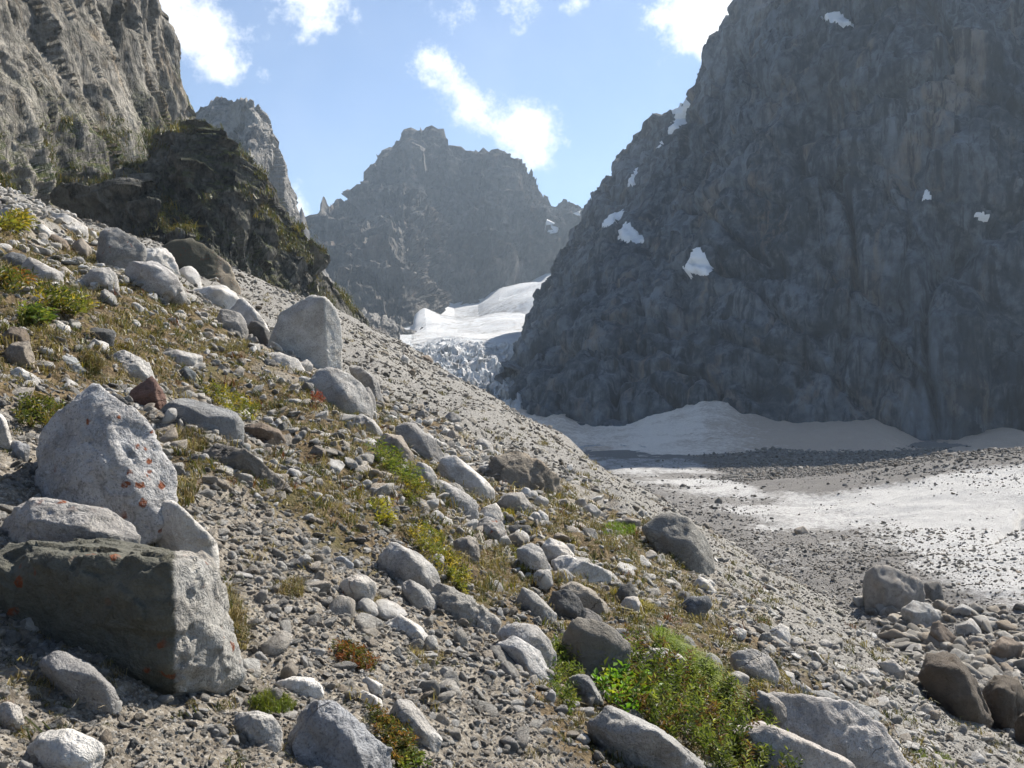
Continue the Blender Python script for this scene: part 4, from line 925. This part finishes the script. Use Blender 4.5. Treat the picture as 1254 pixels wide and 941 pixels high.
TONE = {PALE: 'whitish', MID: 'light grey', GREY: 'mid-grey', WARM: 'tan', SLATE: 'bluish grey', BROWN: 'brown'}
def sprinkle(n, polys, px0, px1, label, group, seed, cols):
    r = np.random.default_rng(seed); made = 0; taken = []
    us, vs_ = [], []
    while made < n:
        u, v = r.uniform(-20, 1270), r.uniform(250, 935)
        if not any(inside(u, v, q) for q in polys): continue
        s = px0 * (px1 / px0) ** (r.uniform() ** 1.8)
        if any(math.hypot(u - a, v - b) < 0.7 * (s + c) for a, b, c in taken): continue
        taken.append((u, v, s)); d = cast(u, v); size = s / FPX * d
        q = P3(u, v, d); o = bpy.data.objects.new('stone', stone_me[int(r.integers(8))]); COL.objects.link(o)
        o.location = (q[0], q[1], float(HM(q[0], q[1])) + size * 0.10); o.scale = [size * 1.05] * 3
        o.rotation_euler = (r.normal(0, .25), 0.4 + r.normal(0, .25), r.uniform(0, 6.28))
        c = cols[int(r.integers(len(cols)))]; j = r.uniform(.85, 1.12); o.color = (c[0] * j, c[1] * j, c[2] * j, 1)
        size_w = 'tiny' if s < px0 * 1.25 else 'small' if s < px0 * 1.7 else 'bigger'
        tag(o, f'{size_w} {TONE[c]} {label}', 'stone', group); made += 1

sprinkle(64, [[(0, 270), (110, 290), (260, 370), (330, 440), (440, 500), (380, 520), (230, 470), (0, 470)]], 10, 24, 'loose stone in brown turf of the upper slope', 'small stones in the upper turf', 11, [PALE, PALE, MID, GREY, WARM])
sprinkle(46, [[(0, 850), (140, 880), (280, 820), (300, 700), (400, 690), (480, 800), (620, 860), (700, 941), (0, 941)]], 14, 32, 'loose cobble on open gravel near dark-fronted boulder', 'cobbles on the open gravel', 12, [PALE, PALE, MID, MID, GREY, WARM, SLATE])
sprinkle(44, [[(300, 560), (440, 540), (560, 640), (640, 740), (620, 850), (480, 800), (420, 700), (300, 690)]], 11, 26, 'loose stone on the gravelly mid slope between boulders', 'stones on the gravelly mid slope', 13, [PALE, PALE, MID, GREY, WARM])
sprinkle(34, [[(640, 620), (770, 640), (880, 740), (1000, 830), (1100, 910), (960, 850), (850, 770), (740, 700)]], 8, 18, 'stone on the brown soil strip beside bare scree', 'small stones on the brown soil strip', 14, [PALE, PALE, MID, MID, GREY])
sprinkle(40, [[(1060, 745), (1150, 745), (1254, 745), (1254, 830), (1200, 800), (1140, 790), (1090, 790)]], 8, 22, 'angular rubble block heaped at the glacier edge', 'rubble blocks at the glacier edge', 15, [MID, MID, GREY, PALE, BROWN])

# ------------------------------------------------------------------ gravel, scree and debris (nobody could count it)
M_peb = stone_material('gravel_pebbles', 0.0, 0.12, instanced=True, speck=0.4)
M_scree = stone_material('scree_stones', 0.0, 0.12, instanced=True, speck=0.4, tint=(0.56, 0.545, 0.52, 1))
M_debris = stone_material('dark_glacier_debris', 0.0, 0.2, instanced=True, speck=0.4, tint=(0.4, 0.39, 0.38, 1))
def shape_library(name, mat):
    lib = bpy.data.collections.new(name)
    for k in range(7):
        X, F = proto_stone(400 + k, 3)
        me = bpy.data.meshes.new('pebble'); me.from_pydata(X.tolist(), [], F.tolist()); me.materials.append(mat)
        me.polygons.foreach_set('use_smooth', np.full(len(F), True)); lib.objects.link(bpy.data.objects.new('pebble', me))
    return lib

def scatter_tree(name, coll):
    ng = bpy.data.node_groups.new(name, 'GeometryNodeTree')
    ng.interface.new_socket('Geometry', in_out='INPUT', socket_type='NodeSocketGeometry'); ng.interface.new_socket('Geometry', in_out='OUTPUT', socket_type='NodeSocketGeometry')
    t = NT(ng); gi = t.add('NodeGroupInput'); go = t.add('NodeGroupOutput')
    ci = t.add('GeometryNodeCollectionInfo', {'Collection': coll, 'Separate Children': True, 'Reset Children': True})
    sc = t.add('GeometryNodeInputNamedAttribute', {'Name': 'piece_scale'}, data_type='FLOAT_VECTOR'); ro = t.add('GeometryNodeInputNamedAttribute', {'Name': 'piece_turn'}, data_type='FLOAT_VECTOR')
    ix = t.add('GeometryNodeInputNamedAttribute', {'Name': 'piece_kind'}, data_type='INT')
    ip = t.add('GeometryNodeInstanceOnPoints', {'Points': gi.outputs[0], 'Instance': ci.outputs[0], 'Pick Instance': True, 'Instance Index': ix.outputs[0], 'Scale': sc.outputs[0]})
    er = t.add('FunctionNodeEulerToRotation', {0: ro.outputs[0]}); t.l.new(er.outputs[0], ip.inputs['Rotation'])
    t.l.new(ip.outputs[0], go.inputs[0])
    return ng

def scatter(name, label, P, scale, turn, kind, ng, mat):
    me = bpy.data.meshes.new(name); n = len(P)
    me.vertices.add(n); me.vertices.foreach_set('co', np.ascontiguousarray(P, dtype=np.float32).ravel())
    for nm, dt, arr in (('piece_scale', 'FLOAT_VECTOR', scale), ('piece_turn', 'FLOAT_VECTOR', turn)):
        a = me.attributes.new(nm, dt, 'POINT'); a.data.foreach_set('vector', np.ascontiguousarray(arr, dtype=np.float32).ravel())
    a = me.attributes.new('piece_kind', 'INT', 'POINT'); a.data.foreach_set('value', np.ascontiguousarray(kind, dtype=np.int32))
    me.materials.append(mat)
    o = bpy.data.objects.new(name, me); COL.objects.link(o)
    md = o.modifiers.new('scatter', 'NODES'); md.node_group = ng
    return tag(o, label, None, None, 'stuff')

TREES = {m_: scatter_tree('scatter_' + m_.name, shape_library(m_.name + '_shapes', m_)) for m_ in (M_peb, M_scree, M_debris)}
def polar_points(n, a0, a1, r0, r1, seed):
    r = np.random.default_rng(seed)
    a = np.radians(r.uniform(a0, a1, n)); R = np.exp(r.uniform(math.log(r0), math.log(r1), n))
    return r, R * np.sin(a), R * np.cos(a), R

def clump(x, y, f, seed): return fbm(np.stack([x * f, y * f, np.zeros_like(x)], -1), 3, seed)

def pebbles(name, label, n, a0, a1, r0, r1, px_mu, px_sig, lo, hi, keep, seed, zf=HM, sink=0.06, flat=(0.45, 0.9), mat=None):
    mat = mat or M_peb
    r, x, y, R = polar_points(n, a0, a1, r0, r1, seed)
    z = zf(x, y); u, v = to_px(np.stack([x, y, z], -1))
    k = r.uniform(size=n) < keep(x, y, z, u, v)
    x, y, z, R = x[k], y[k], z[k], R[k]; n = len(x)
    s = np.clip(np.exp(r.normal(math.log(px_mu), px_sig, n) + 0.7 * clump(x, y, 14.0 / r1, 311)) * R / FPX, lo, hi)
    sc = np.stack([s * r.uniform(.8, 1.25, n), s * r.uniform(.75, 1.1, n), s * r.uniform(*flat, n)], -1)
    tu = np.stack([r.normal(0, .35, n), 0.42 + r.normal(0, .35, n), r.uniform(0, 6.28, n)], -1)
    scatter(name, label, np.stack([x, y, z + s * sink], -1), sc, tu, r.integers(0, 7, n), TREES[mat], mat)
    return n

turf_at = lambda u, v: soft_poly(u, v, TURF, 14)
pebbles('gravel', 'grey gravel and pebbles covering the near slope', 120000, -46, 44, 1.6, 40, 8.5, 0.5, 0.006, 0.34,
        lambda x, y, z, u, v: np.clip(1.0 - 0.55 * turf_at(u, v) + 0.5 * clump(x, y, 0.9, 301), 0.06, 1) * (x < 9) * ((y < 24) | (x < -12)) * (1 - 0.8 * sst(y + 2.5 * np.maximum(x, 0), 16, 24) * (x > -9)), 21)
pebbles('gravel', 'fine grit and chips between the pebbles of the near slope', 110000, -44, 40, 1.6, 15, 4.2, 0.4, 0.004, 0.06,
        lambda x, y, z, u, v: np.clip(1.0 - 0.75 * turf_at(u, v), 0.1, 1) * (x < 9), 28)
pebbles('stones', 'countless pale broken stones strewn over the near gravel', 5200, -44, 36, 2.2, 20, 15, 0.42, 0.02, 0.34,
        lambda x, y, z, u, v: np.clip(0.45 + 0.9 * clump(x, y, 0.7, 313), 0.03, 1) * (1 - 0.6 * turf_at(u, v)) * (1 - sst(y + 2.5 * np.maximum(x, 0), 15, 22)), 29, sink=0.1)
pebbles('scree', 'fine grey scree covering the bare moraine flank', 150000, -24, 44, 9, 90, 2.4, 0.6, 0.015, 0.5,
        lambda x, y, z, u, v: np.clip(1.0 - 0.9 * turf_at(u, v), 0, 1) * sst(y + 2.5 * np.maximum(x, 0), 14, 22), 22, mat=M_scree)
pebbles('stones', 'countless grey stones bedded in the brown turf', 5200, -46, 40, 5, 38, 14, 0.4, 0.03, 0.5,
        lambda x, y, z, u, v: turf_at(u, v) * np.clip(0.65 + 0.9 * clump(x, y, 0.5, 309), 0.1, 1), 26)
pebbles('rubble', 'angular rubble heaped in the pit at the glacier edge', 5200, 17, 40, 26, 62, 14, 0.55, 0.1, 1.6,
        lambda x, y, z, u, v: soft_poly(u, v, [[(1050, 735), (1150, 735), (1330, 740), (1330, 960), (1254, 930), (1180, 860), (1110, 800)]], 10), 23, mat=M_scree)
pebbles('debris', 'dark rock debris scattered over the glacier', 80000, -12, 46, 48, 210, 2.5, 0.5, 0.08, 1.6,
        lambda x, y, z, u, v: np.clip(0.007 + 0.75 * soft_poly(u + 60 * clump(x, y, 0.07, 141), v + 34 * clump(x, y, 0.07, 143), [[(740, 575), (900, 615), (1000, 655), (1050, 650), (1100, 655), (1130, 705), (1190, 728), (1300, 750), (1300, 800), (700, 800)], [(840, 545), (1400, 530), (1400, 562), (1254, 568), (1120, 584), (1010, 594), (900, 570)]], 12) + 0.22 * np.maximum(clump(x, y, 0.05, 303) - 0.12, 0), 0, 1), 24, mat=M_debris)

pebbles('debris', 'band of dark rubble on the ice below the dark rock face', 60000, 6, 36, 128, 245, 2.3, 0.5, 0.2, 1.8,
        lambda x, y, z, u, v: soft_poly(u + 30 * clump(x, y, 0.05, 145), v + 7 * clump(x, y, 0.05, 147), [[(850, 546), (1000, 540), (1400, 530), (1400, 560), (1254, 567), (1120, 586), (1010, 602), (940, 600), (890, 578)]], 5), 27, mat=M_debris)

# ------------------------------------------------------------------ plants
M_leaf = leaf_material('leaf', 0.4)
M_dry = leaf_material('dry_blade', 0.25)
M_stem, t_, b_ = material('woody_stem', 0.8); b_.inputs['Base Color'].default_value = (0.07, 0.045, 0.025, 1)

def leaf_geo(root, dirv, L, Wd, rr):
    """folded leaf blade, 4 points"""
    dirv = dirv / (np.linalg.norm(dirv) + 1e-9)
    side = np.cross(dirv, np.array([rr.gauss(0, .5), rr.gauss(0, .5), 1.0])); side /= np.linalg.norm(side) + 1e-9
    up = np.cross(side, dirv)
    m = root + dirv * L * 0.45
    return [root, m + side * Wd / 2 + up * Wd * 0.25, root + dirv * L - up * L * 0.12, m - side * Wd / 2 + up * Wd * 0.25]

def blade_geo(root, lean, L, Wd):
    side = np.cross(lean, np.array([0, 0, 1.0])) + 1e-4; side /= np.linalg.norm(side)
    m = root + np.array([0, 0, L * 0.6]) + lean * L * 0.25
    tip = root + np.array([0, 0, L * (0.95 - 0.4 * np.linalg.norm(lean))]) + lean * L * 0.9
    return [root - side * Wd / 2, root + side * Wd / 2, m + side * Wd * 0.35, m - side * Wd * 0.35, tip]

def finish_leaves(name, V, F, Cc, mat, parent):
    o = mesh_obj(name, np.array(V), np.array(F), mat, parent=parent)
    a = o.data.color_attributes.new('leaf_colour', 'FLOAT_COLOR', 'POINT')
    a.data.foreach_set('color', np.ascontiguousarray(np.concatenate([np.array(Cc), np.ones((len(Cc), 1))], 1), dtype=np.float32).ravel())
    return o

GRN = [(0.09, 0.125, 0.028), (0.13, 0.155, 0.035), (0.06, 0.09, 0.02), (0.17, 0.17, 0.045)]
YGR = [(0.15, 0.15, 0.032), (0.22, 0.185, 0.038), (0.10, 0.115, 0.025), (0.27, 0.20, 0.035)]
OLV = [(0.07, 0.08, 0.022), (0.11, 0.11, 0.03), (0.05, 0.06, 0.018), (0.14, 0.10, 0.03)]
DRY = [(0.26, 0.20, 0.10), (0.19, 0.14, 0.07), (0.32, 0.26, 0.14), (0.13, 0.095, 0.045)]
RDD = [(0.16, 0.05, 0.02), (0.10, 0.09, 0.025), (0.2, 0.08, 0.03), (0.08, 0.08, 0.02)]
BSH = [(0.075, 0.10, 0.022), (0.12, 0.14, 0.035), (0.045, 0.062, 0.016), (0.18, 0.19, 0.06), (0.12, 0.07, 0.03)]

def roots_in(poly, n, rr):
    """n rooting points on the ground under a traced patch, spread evenly over the ground"""
    q = np.array(poly, float); lo, hi = q.min(0), q.max(0); out_u, out_v = [], []
    while len(out_u) < n:
        u, v = rr.uniform(lo[0], hi[0]), rr.uniform(lo[1], hi[1])
        if inside(u, v, poly): out_u.append(u); out_v.append(v)
    d = cast_many(out_u, out_v); d = np.clip(d, np.median(d) * 0.7, np.median(d) * 1.35)
    p = P3(np.array(out_u), np.array(out_v), d); p[:, 2] = HM(p[:, 0], p[:, 1])
    return p

N_PL = [0]
def plant(kind, name, cat, label, poly, cols, n, h, group, leaf=(0.02, 0.007), mat=None, per=10):
    """kind: 'leafy' stems with leaves, 'grass' long blades, 'cushion' dense short blades; h = plant height in metres"""
    N_PL[0] += 1; rr = random.Random(900 + N_PL[0])
    R = roots_in(poly, n, rr); c = R.mean(0); c[2] = float(HM(c[0], c[1]))
    rad = max(0.02, float(np.max(np.linalg.norm((R - c)[:, :2], axis=1))))
    V, F, Cc = [], [], []; SV_, SF_ = [], []
    up = np.array([0.25, 0.0, 0.97])
    for p in R:
        q = p - c; e = 1 - 0.55 * min(1, np.linalg.norm(q[:2]) / rad) ** 2
        base_c = np.array(rr.choice(cols)) * rr.uniform(0.75, 1.25)
        if kind == 'leafy':
            L = h * e * rr.uniform(0.6, 1.1); lean = up + np.array([rr.gauss(0, .45), rr.gauss(0, .45), 0]); lean /= np.linalg.norm(lean)
            tip = q + lean * L; w_ = 0.004 + 0.006 * h; b0 = len(SV_)
            sd_ = np.cross(lean, np.array([0.3, 1, 0.2])); sd_ /= np.linalg.norm(sd_); s2 = np.cross(lean, sd_)
            root_ = q - lean * 0.03
            SV_ += [root_ + sd_ * w_ * .5, root_ - sd_ * w_ * .25 + s2 * w_ * .43, root_ - sd_ * w_ * .25 - s2 * w_ * .43, tip]
            SF_ += [(b0, b0 + 1, b0 + 3), (b0 + 1, b0 + 2, b0 + 3), (b0 + 2, b0, b0 + 3)]
            for k in range(per):
                f = 0.2 + 0.8 * (k + rr.random()) / per; a = k * 2.4 + rr.uniform(-.5, .5)
                out_ = sd_ * math.cos(a) + s2 * math.sin(a)
                b0 = len(V); V += leaf_geo(q + lean * L * f, out_ + lean * rr.uniform(0.3, 1.0), leaf[0] * rr.uniform(.7, 1.3), leaf[1] * rr.uniform(.8, 1.25), rr)
                F += [(b0, b0 + 1, b0 + 2), (b0, b0 + 2, b0 + 3)]
                cc = base_c * rr.uniform(0.8, 1.2); Cc += [cc] * 4
        else:
            for k in range(per):
                sp = 0.35 if kind == 'cushion' else 0.75
                lean = np.array([rr.gauss(0, sp) + 0.15, rr.gauss(0, sp), 0.0]); lean *= min(1, 1.3 / (np.linalg.norm(lean) + 1e-6))
                o_ = np.array([rr.gauss(0, 1), rr.gauss(0, 1), 0]) * leaf[1] * 2.5
                L = h * e * rr.uniform(0.5, 1.15)
                b0 = len(V); V += blade_geo(q + o_ - np.array([0, 0, 0.01]), lean, L, leaf[1]); F += [(b0, b0 + 1, b0 + 2), (b0, b0 + 2, b0 + 3), (b0 + 3, b0 + 2, b0 + 4)]
                cc = base_c * rr.uniform(0.8, 1.2); Cc += [cc] * 5
    if kind == 'leafy':
        e_ = bpy.data.objects.new(name, None); COL.objects.link(e_); e_.location = c; e_.empty_display_size = 0.1
        tag(finish_leaves('leaves', V, F, Cc, mat or M_leaf, e_), None, None, None, 'stuff')
        tag(mesh_obj('stems', np.array(SV_), np.array(SF_), M_stem, parent=e_), None, None, None, 'stuff')
        return tag(e_, label, cat, group)
    o = finish_leaves(name, V, F, Cc, mat or M_leaf, None); o.location = c
    return tag(o, label, cat, group)

def ell(u, v, w_, h_, n=10, tilt=0.0):
    return [(u + w_ / 2 * math.cos(a) , v + h_ / 2 * math.sin(a) + tilt * w_ / 2 * math.cos(a)) for a in (2 * math.pi * k / n for k in range(n))]

LG = 'green plants on the moraine'
plant('leafy', 'shrub', 'shrub', 'dense dwarf willow bush spreading below dark rounded boulder', [(765, 800), (800, 792), (840, 815), (880, 850), (925, 890), (950, 941), (960, 975), (900, 975), (850, 930), (800, 905), (770, 880), (755, 840)], BSH, 340, 0.23, LG, leaf=(0.040, 0.013), per=22)
plant('leafy', 'leafy_plant', 'plant', 'broad-leaved bright green plant at the end of the dwarf willow', [(728, 838), (760, 826), (790, 850), (795, 885), (760, 880), (735, 862)], [(0.10, 0.20, 0.02), (0.14, 0.24, 0.03), (0.22, 0.24, 0.03)], 60, 0.14, LG, leaf=(0.05, 0.024), per=8)
plant('leafy', 'leafy_plant', 'plant', 'green herbs between twin slabs and dark rounded boulder', [(674, 785), (692, 800), (706, 830), (706, 870), (690, 880), (674, 850)], GRN, 90, 0.13, LG, leaf=(0.03, 0.009), per=12)
plant('grass', 'grass_tuft', 'grass', 'bright yellow-green grass strip running down beside pale slab', [(800, 775), (822, 785), (850, 815), (880, 840), (900, 862), (885, 872), (855, 850), (830, 815), (805, 795)], [(0.15, 0.20, 0.03), (0.20, 0.23, 0.035)], 520, 0.17, LG, leaf=(0, 0.008), per=8)
plant('cushion', 'cushion_plant', 'plant', 'round bright green cushion alone beside big leaning boulder', ell(757, 651, 46, 16), [(0.11, 0.17, 0.025), (0.15, 0.2, 0.03)], 160, 0.14, LG, leaf=(0, 0.009), per=9)
plant('leafy', 'leafy_plant', 'plant', 'yellow-green leafy clump just above bench-shaped slate boulder', ell(284, 497, 62, 32, tilt=0.5), YGR, 110, 0.13, LG, leaf=(0.045, 0.014), per=9)
plant('leafy', 'leafy_plant', 'plant', 'yellowish leafy strip above worn-ended granite boulder', [(512, 645), (535, 650), (548, 680), (572, 715), (568, 730), (545, 710), (520, 680), (500, 668)], YGR, 150, 0.12, LG, leaf=(0.032, 0.011), per=11)
plant('leafy', 'leafy_plant', 'plant', 'dark green leaves below rust-tinted stone', [(455, 545), (480, 560), (500, 580), (512, 600), (500, 605), (478, 590), (460, 568)], GRN, 90, 0.16, LG, leaf=(0.05, 0.014), per=10)
plant('leafy', 'leafy_plant', 'plant', 'green clump at the foot of the rounded cobble', ell(508, 608, 26, 22), YGR, 45, 0.14, LG, leaf=(0.045, 0.013), per=9)
plant('leafy', 'leafy_plant', 'plant', 'yellow-leaved herb on mid slope turf', ell(468, 632, 26, 36, tilt=0.6), [(0.3, 0.25, 0.03), (0.2, 0.2, 0.03)], 45, 0.10, LG, leaf=(0.035, 0.012), per=8)
plant('leafy', 'leafy_plant', 'plant', 'green herbs beside ramp-shaped boulder', ell(645, 690, 34, 30, tilt=0.5), YGR, 55, 0.10, LG, leaf=(0.03, 0.01), per=9)
plant('grass', 'grass_tuft', 'grass', 'small green tuft growing on the pale chain of boulders', ell(618, 632, 26, 12), YGR, 40, 0.13, LG, leaf=(0, 0.008), per=7)
plant('leafy', 'leafy_plant', 'plant', 'low red and green moss plant on the gravel', ell(434, 808, 56, 30, tilt=0.3), RDD, 130, 0.06, LG, leaf=(0.016, 0.006), per=10)
plant('leafy', 'leafy_plant', 'plant', 'red seed-topped dock standing by half-shaded boulder', ell(388, 492, 16, 12), [(0.2, 0.035, 0.02), (0.26, 0.06, 0.03)], 14, 0.22, LG, leaf=(0.035, 0.012), per=9)
plant('cushion', 'moss', 'moss', 'green grassy moss behind blocky cracked stone', ell(333, 862, 54, 22), [(0.09, 0.12, 0.02), (0.13, 0.14, 0.03)], 220, 0.05, LG, leaf=(0, 0.0035), per=8)
plant('cushion', 'moss', 'moss', 'dark green moss under the corner of dark-fronted boulder', ell(240, 826, 70, 24, tilt=-0.4), OLV, 260, 0.05, LG, leaf=(0, 0.0035), per=8)
plant('leafy', 'leafy_plant', 'plant', 'olive and orange moss beside big blue-grey boulder', [(450, 870), (478, 880), (505, 915), (500, 941), (480, 941), (462, 905)], OLV + [(0.2, 0.1, 0.03)], 170, 0.06, LG, leaf=(0.018, 0.007), per=9)
plant('leafy', 'leafy_plant', 'plant', 'small green rosette at the bottom of the slope gravel', ell(500, 936, 36, 24), GRN, 40, 0.05, LG, leaf=(0.02, 0.009), per=8)
plant('cushion', 'moss', 'moss', 'green moss patch at the tip of the huge pale slab', ell(1140, 930, 56, 26, tilt=0.3), [(0.09, 0.12, 0.02), (0.13, 0.15, 0.03)], 200, 0.08, LG, leaf=(0, 0.007), per=7)
plant('grass', 'grass_tuft', 'grass', 'small green tuft above the humped knob', ell(930, 838, 28, 16), YGR, 50, 0.10, LG, leaf=(0, 0.006), per=7)
plant('grass', 'grass_tuft', 'grass', 'yellow grass tuft beside pair-shaped cobble', ell(790, 748, 20, 14), [(0.28, 0.22, 0.04), (0.22, 0.19, 0.04)], 45, 0.13, LG, leaf=(0, 0.008), per=7)
plant('grass', 'grass_tuft', 'grass', 'small olive tuft on the brown soil near split stone', ell(932, 763, 16, 7), OLV, 30, 0.10, LG, leaf=(0, 0.009), per=6)
plant('leafy', 'leafy_plant', 'plant', 'yellow-green turf plants near the highest crest boulders', ell(16, 281, 44, 14), YGR, 60, 0.35, LG, leaf=(0.14, 0.04), per=8)
plant('leafy', 'leafy_plant', 'plant', 'yellow and green herbs on upper turf', ell(78, 378, 56, 26, tilt=0.3), YGR + OLV, 90, 0.20, LG, leaf=(0.08, 0.022), per=8)
plant('leafy', 'leafy_plant', 'plant', 'green herbs just above pale flat stone', ell(42, 396, 44, 12), GRN, 50, 0.20, LG, leaf=(0.08, 0.022), per=8)
plant('leafy', 'leafy_plant', 'plant', 'rusty and green herbs below dark blue-grey slab', ell(16, 352, 44, 24), OLV + [(0.25, 0.1, 0.03)], 60, 0.25, LG, leaf=(0.1, 0.025), per=8)
plant('leafy', 'leafy_plant', 'plant', 'dark mossy mound beside pointed lichen-spotted boulder', ell(48, 512, 54, 36), OLV, 150, 0.12, LG, leaf=(0.03, 0.012), per=9)
DG = 'dry grass tufts on the moraine'
for lab, pl, n_, h_ in (('dry brown grass in the nook beside pointed boulder', ell(222, 604, 32, 34), 70, 0.14), ('pale dry tuft on gravel below white oblong boulder', ell(354, 722, 34, 24), 70, 0.08),
                        ('dry grass fringe along the pale side of dark-fronted boulder', [(270, 700), (285, 720), (300, 770), (300, 800), (285, 790), (275, 740)], 110, 0.08), ('dry tuft with dark heart below bench-shaped slate boulder', ell(228, 545, 50, 26), 80, 0.15),
                        ('straw tuft beside round pale banded stone', ell(458, 745, 34, 26), 70, 0.08), ('dry grass below crumbly low rock', ell(520, 805, 40, 26), 60, 0.07), ('brown grass behind tilted blue-grey stone', ell(112, 450, 30, 26), 60, 0.16),
                        ('dry brown grass around tombstone-like stone', ell(285, 425, 40, 18), 60, 0.22), ('straw-coloured grass below crumbly brown rock', ell(560, 690, 30, 24), 60, 0.10)):
    plant('grass', 'grass_tuft', 'grass', lab, pl, DRY + OLV[:1], n_, h_, DG, leaf=(0, 0.0035 if h_ < 0.12 else 0.006), mat=M_dry, per=8)

# low brown turf between the stones
tl = bpy.data.collections.new('turf_shapes')
for k in range(8):
    rr = random.Random(700 + k); V, F, Cc = [], [], []
    pal = (DRY, OLV, DRY, OLV, DRY, OLV, YGR, RDD)[k]
    for j in range(26):
        q = np.array([rr.gauss(0, .28), rr.gauss(0, .28), -0.08]); lean = np.array([rr.gauss(0, .7), rr.gauss(0, .7), 0])
        b0 = len(V); V += blade_geo(q, lean, rr.uniform(.35, 0.8), 0.055); F += [(b0, b0 + 1, b0 + 2), (b0, b0 + 2, b0 + 3), (b0 + 3, b0 + 2, b0 + 4)]
        cc = np.array(rr.choice(pal)) * rr.uniform(.6, 1.0); Cc += [cc] * 5
    o = finish_leaves('turf_tuft', V, F, Cc, M_dry, None); COL.objects.unlink(o); tl.objects.link(o)
turf_tree = scatter_tree('scatter_turf', tl)
r, x, y, R = polar_points(70000, -46, 44, 2.2, 40, 31)
z = HM(x, y); u, v = to_px(np.stack([x, y, z], -1))
k = r.uniform(size=len(x)) < np.clip(1.0 * turf_at(u, v) + 1.0 * clump(x, y, 0.8, 305) - 0.2, 0.03, 1)
x, y, z, R = x[k], y[k], z[k], R[k]; n = len(x)
s = np.clip(np.exp(r.normal(math.log(11.0), 0.45, n)) * R / FPX, 0.02, 0.22)
scatter('grass', 'short brown and olive turf between the stones', np.stack([x, y, z], -1), np.stack([s, s, s * r.uniform(.6, 1.2, n)], -1), np.stack([r.normal(0, .2, n), 0.3 + r.normal(0, .2, n), r.uniform(0, 6.28, n)], -1),
        r.choice(8, n, p=[.2, .2, .15, .15, .12, .1, .05, .03]), turf_tree, M_dry)

# shrubs and grass on the ledges of the cliff and the spur
r = np.random.default_rng(61); LP, LS = [], []
for V_, N_, row, lo, n_ in ((SV, SN, Srow, 0.1, 1700), (CVv, CN, Crow, 0.22, 2600)):
    A = V_[:row]; du = np.gradient(A, axis=1); dv = np.gradient(A, axis=0); nn = np.cross(du, dv); nn /= np.linalg.norm(nn, axis=-1, keepdims=True) + 1e-9
    q = A.reshape(-1, 3); nz = nn.reshape(-1, 3)[:, 2]; u, v = to_px(q)
    ok = (nz > lo) & (fbm(st3(q, 8), 3, 97) > 0.02) & (v < 400) & (u > -60) & (u < 430) & ((v > 150 + 40 * fbm(st3(q, 14), 2, 98)) if V_ is CVv else (v > 0))
    ii = np.nonzero(ok)[0]
    if len(ii): ii = r.choice(ii, min(n_, len(ii)), replace=False); LP.append(q[ii]); LS.append(r.uniform(0.5, 1.5, len(ii)))
LP = np.concatenate(LP); LS = np.concatenate(LS); n = len(LP)
scatter('shrubbery', 'olive and green shrubs clinging to ledges of cliff and spur', LP, np.stack([LS * 1.2, LS * 1.2, LS], -1), np.stack([r.normal(0, .2, n), r.normal(0, .2, n), r.uniform(0, 6.28, n)], -1),
        r.choice([1, 3, 5, 6], n, p=[.35, .3, .25, .1]), turf_tree, M_dry)

# ------------------------------------------------------------------ haze: the air of the valley
hz = bpy.data.materials.new('valley_air'); hz.use_nodes = True; t = NT(hz.node_tree); t.n.clear()
pv_ = t.add('ShaderNodeVolumePrincipled', {'Color': (0.66, 0.82, 1.0, 1), 'Density': 0.00018, 'Anisotropy': 0.35})
oo = t.add('ShaderNodeOutputMaterial'); t.l.new(pv_.outputs[0], oo.inputs['Volume'])
x0, x1, y0, y1, z0, z1 = -900, 1100, -120, 2400, -420, 480
bv_ = [(x0, y0, z0), (x1, y0, z0), (x1, y1, z0), (x0, y1, z0), (x0, y0, z1), (x1, y0, z1), (x1, y1, z1), (x0, y1, z1)]
haze = mesh_obj('haze', bv_, [(0, 3, 2, 1), (4, 5, 6, 7), (0, 1, 5, 4), (1, 2, 6, 5), (2, 3, 7, 6), (3, 0, 4, 7)], hz)
tag(haze, 'thin bluish haze filling the valley air', None, None, 'stuff')
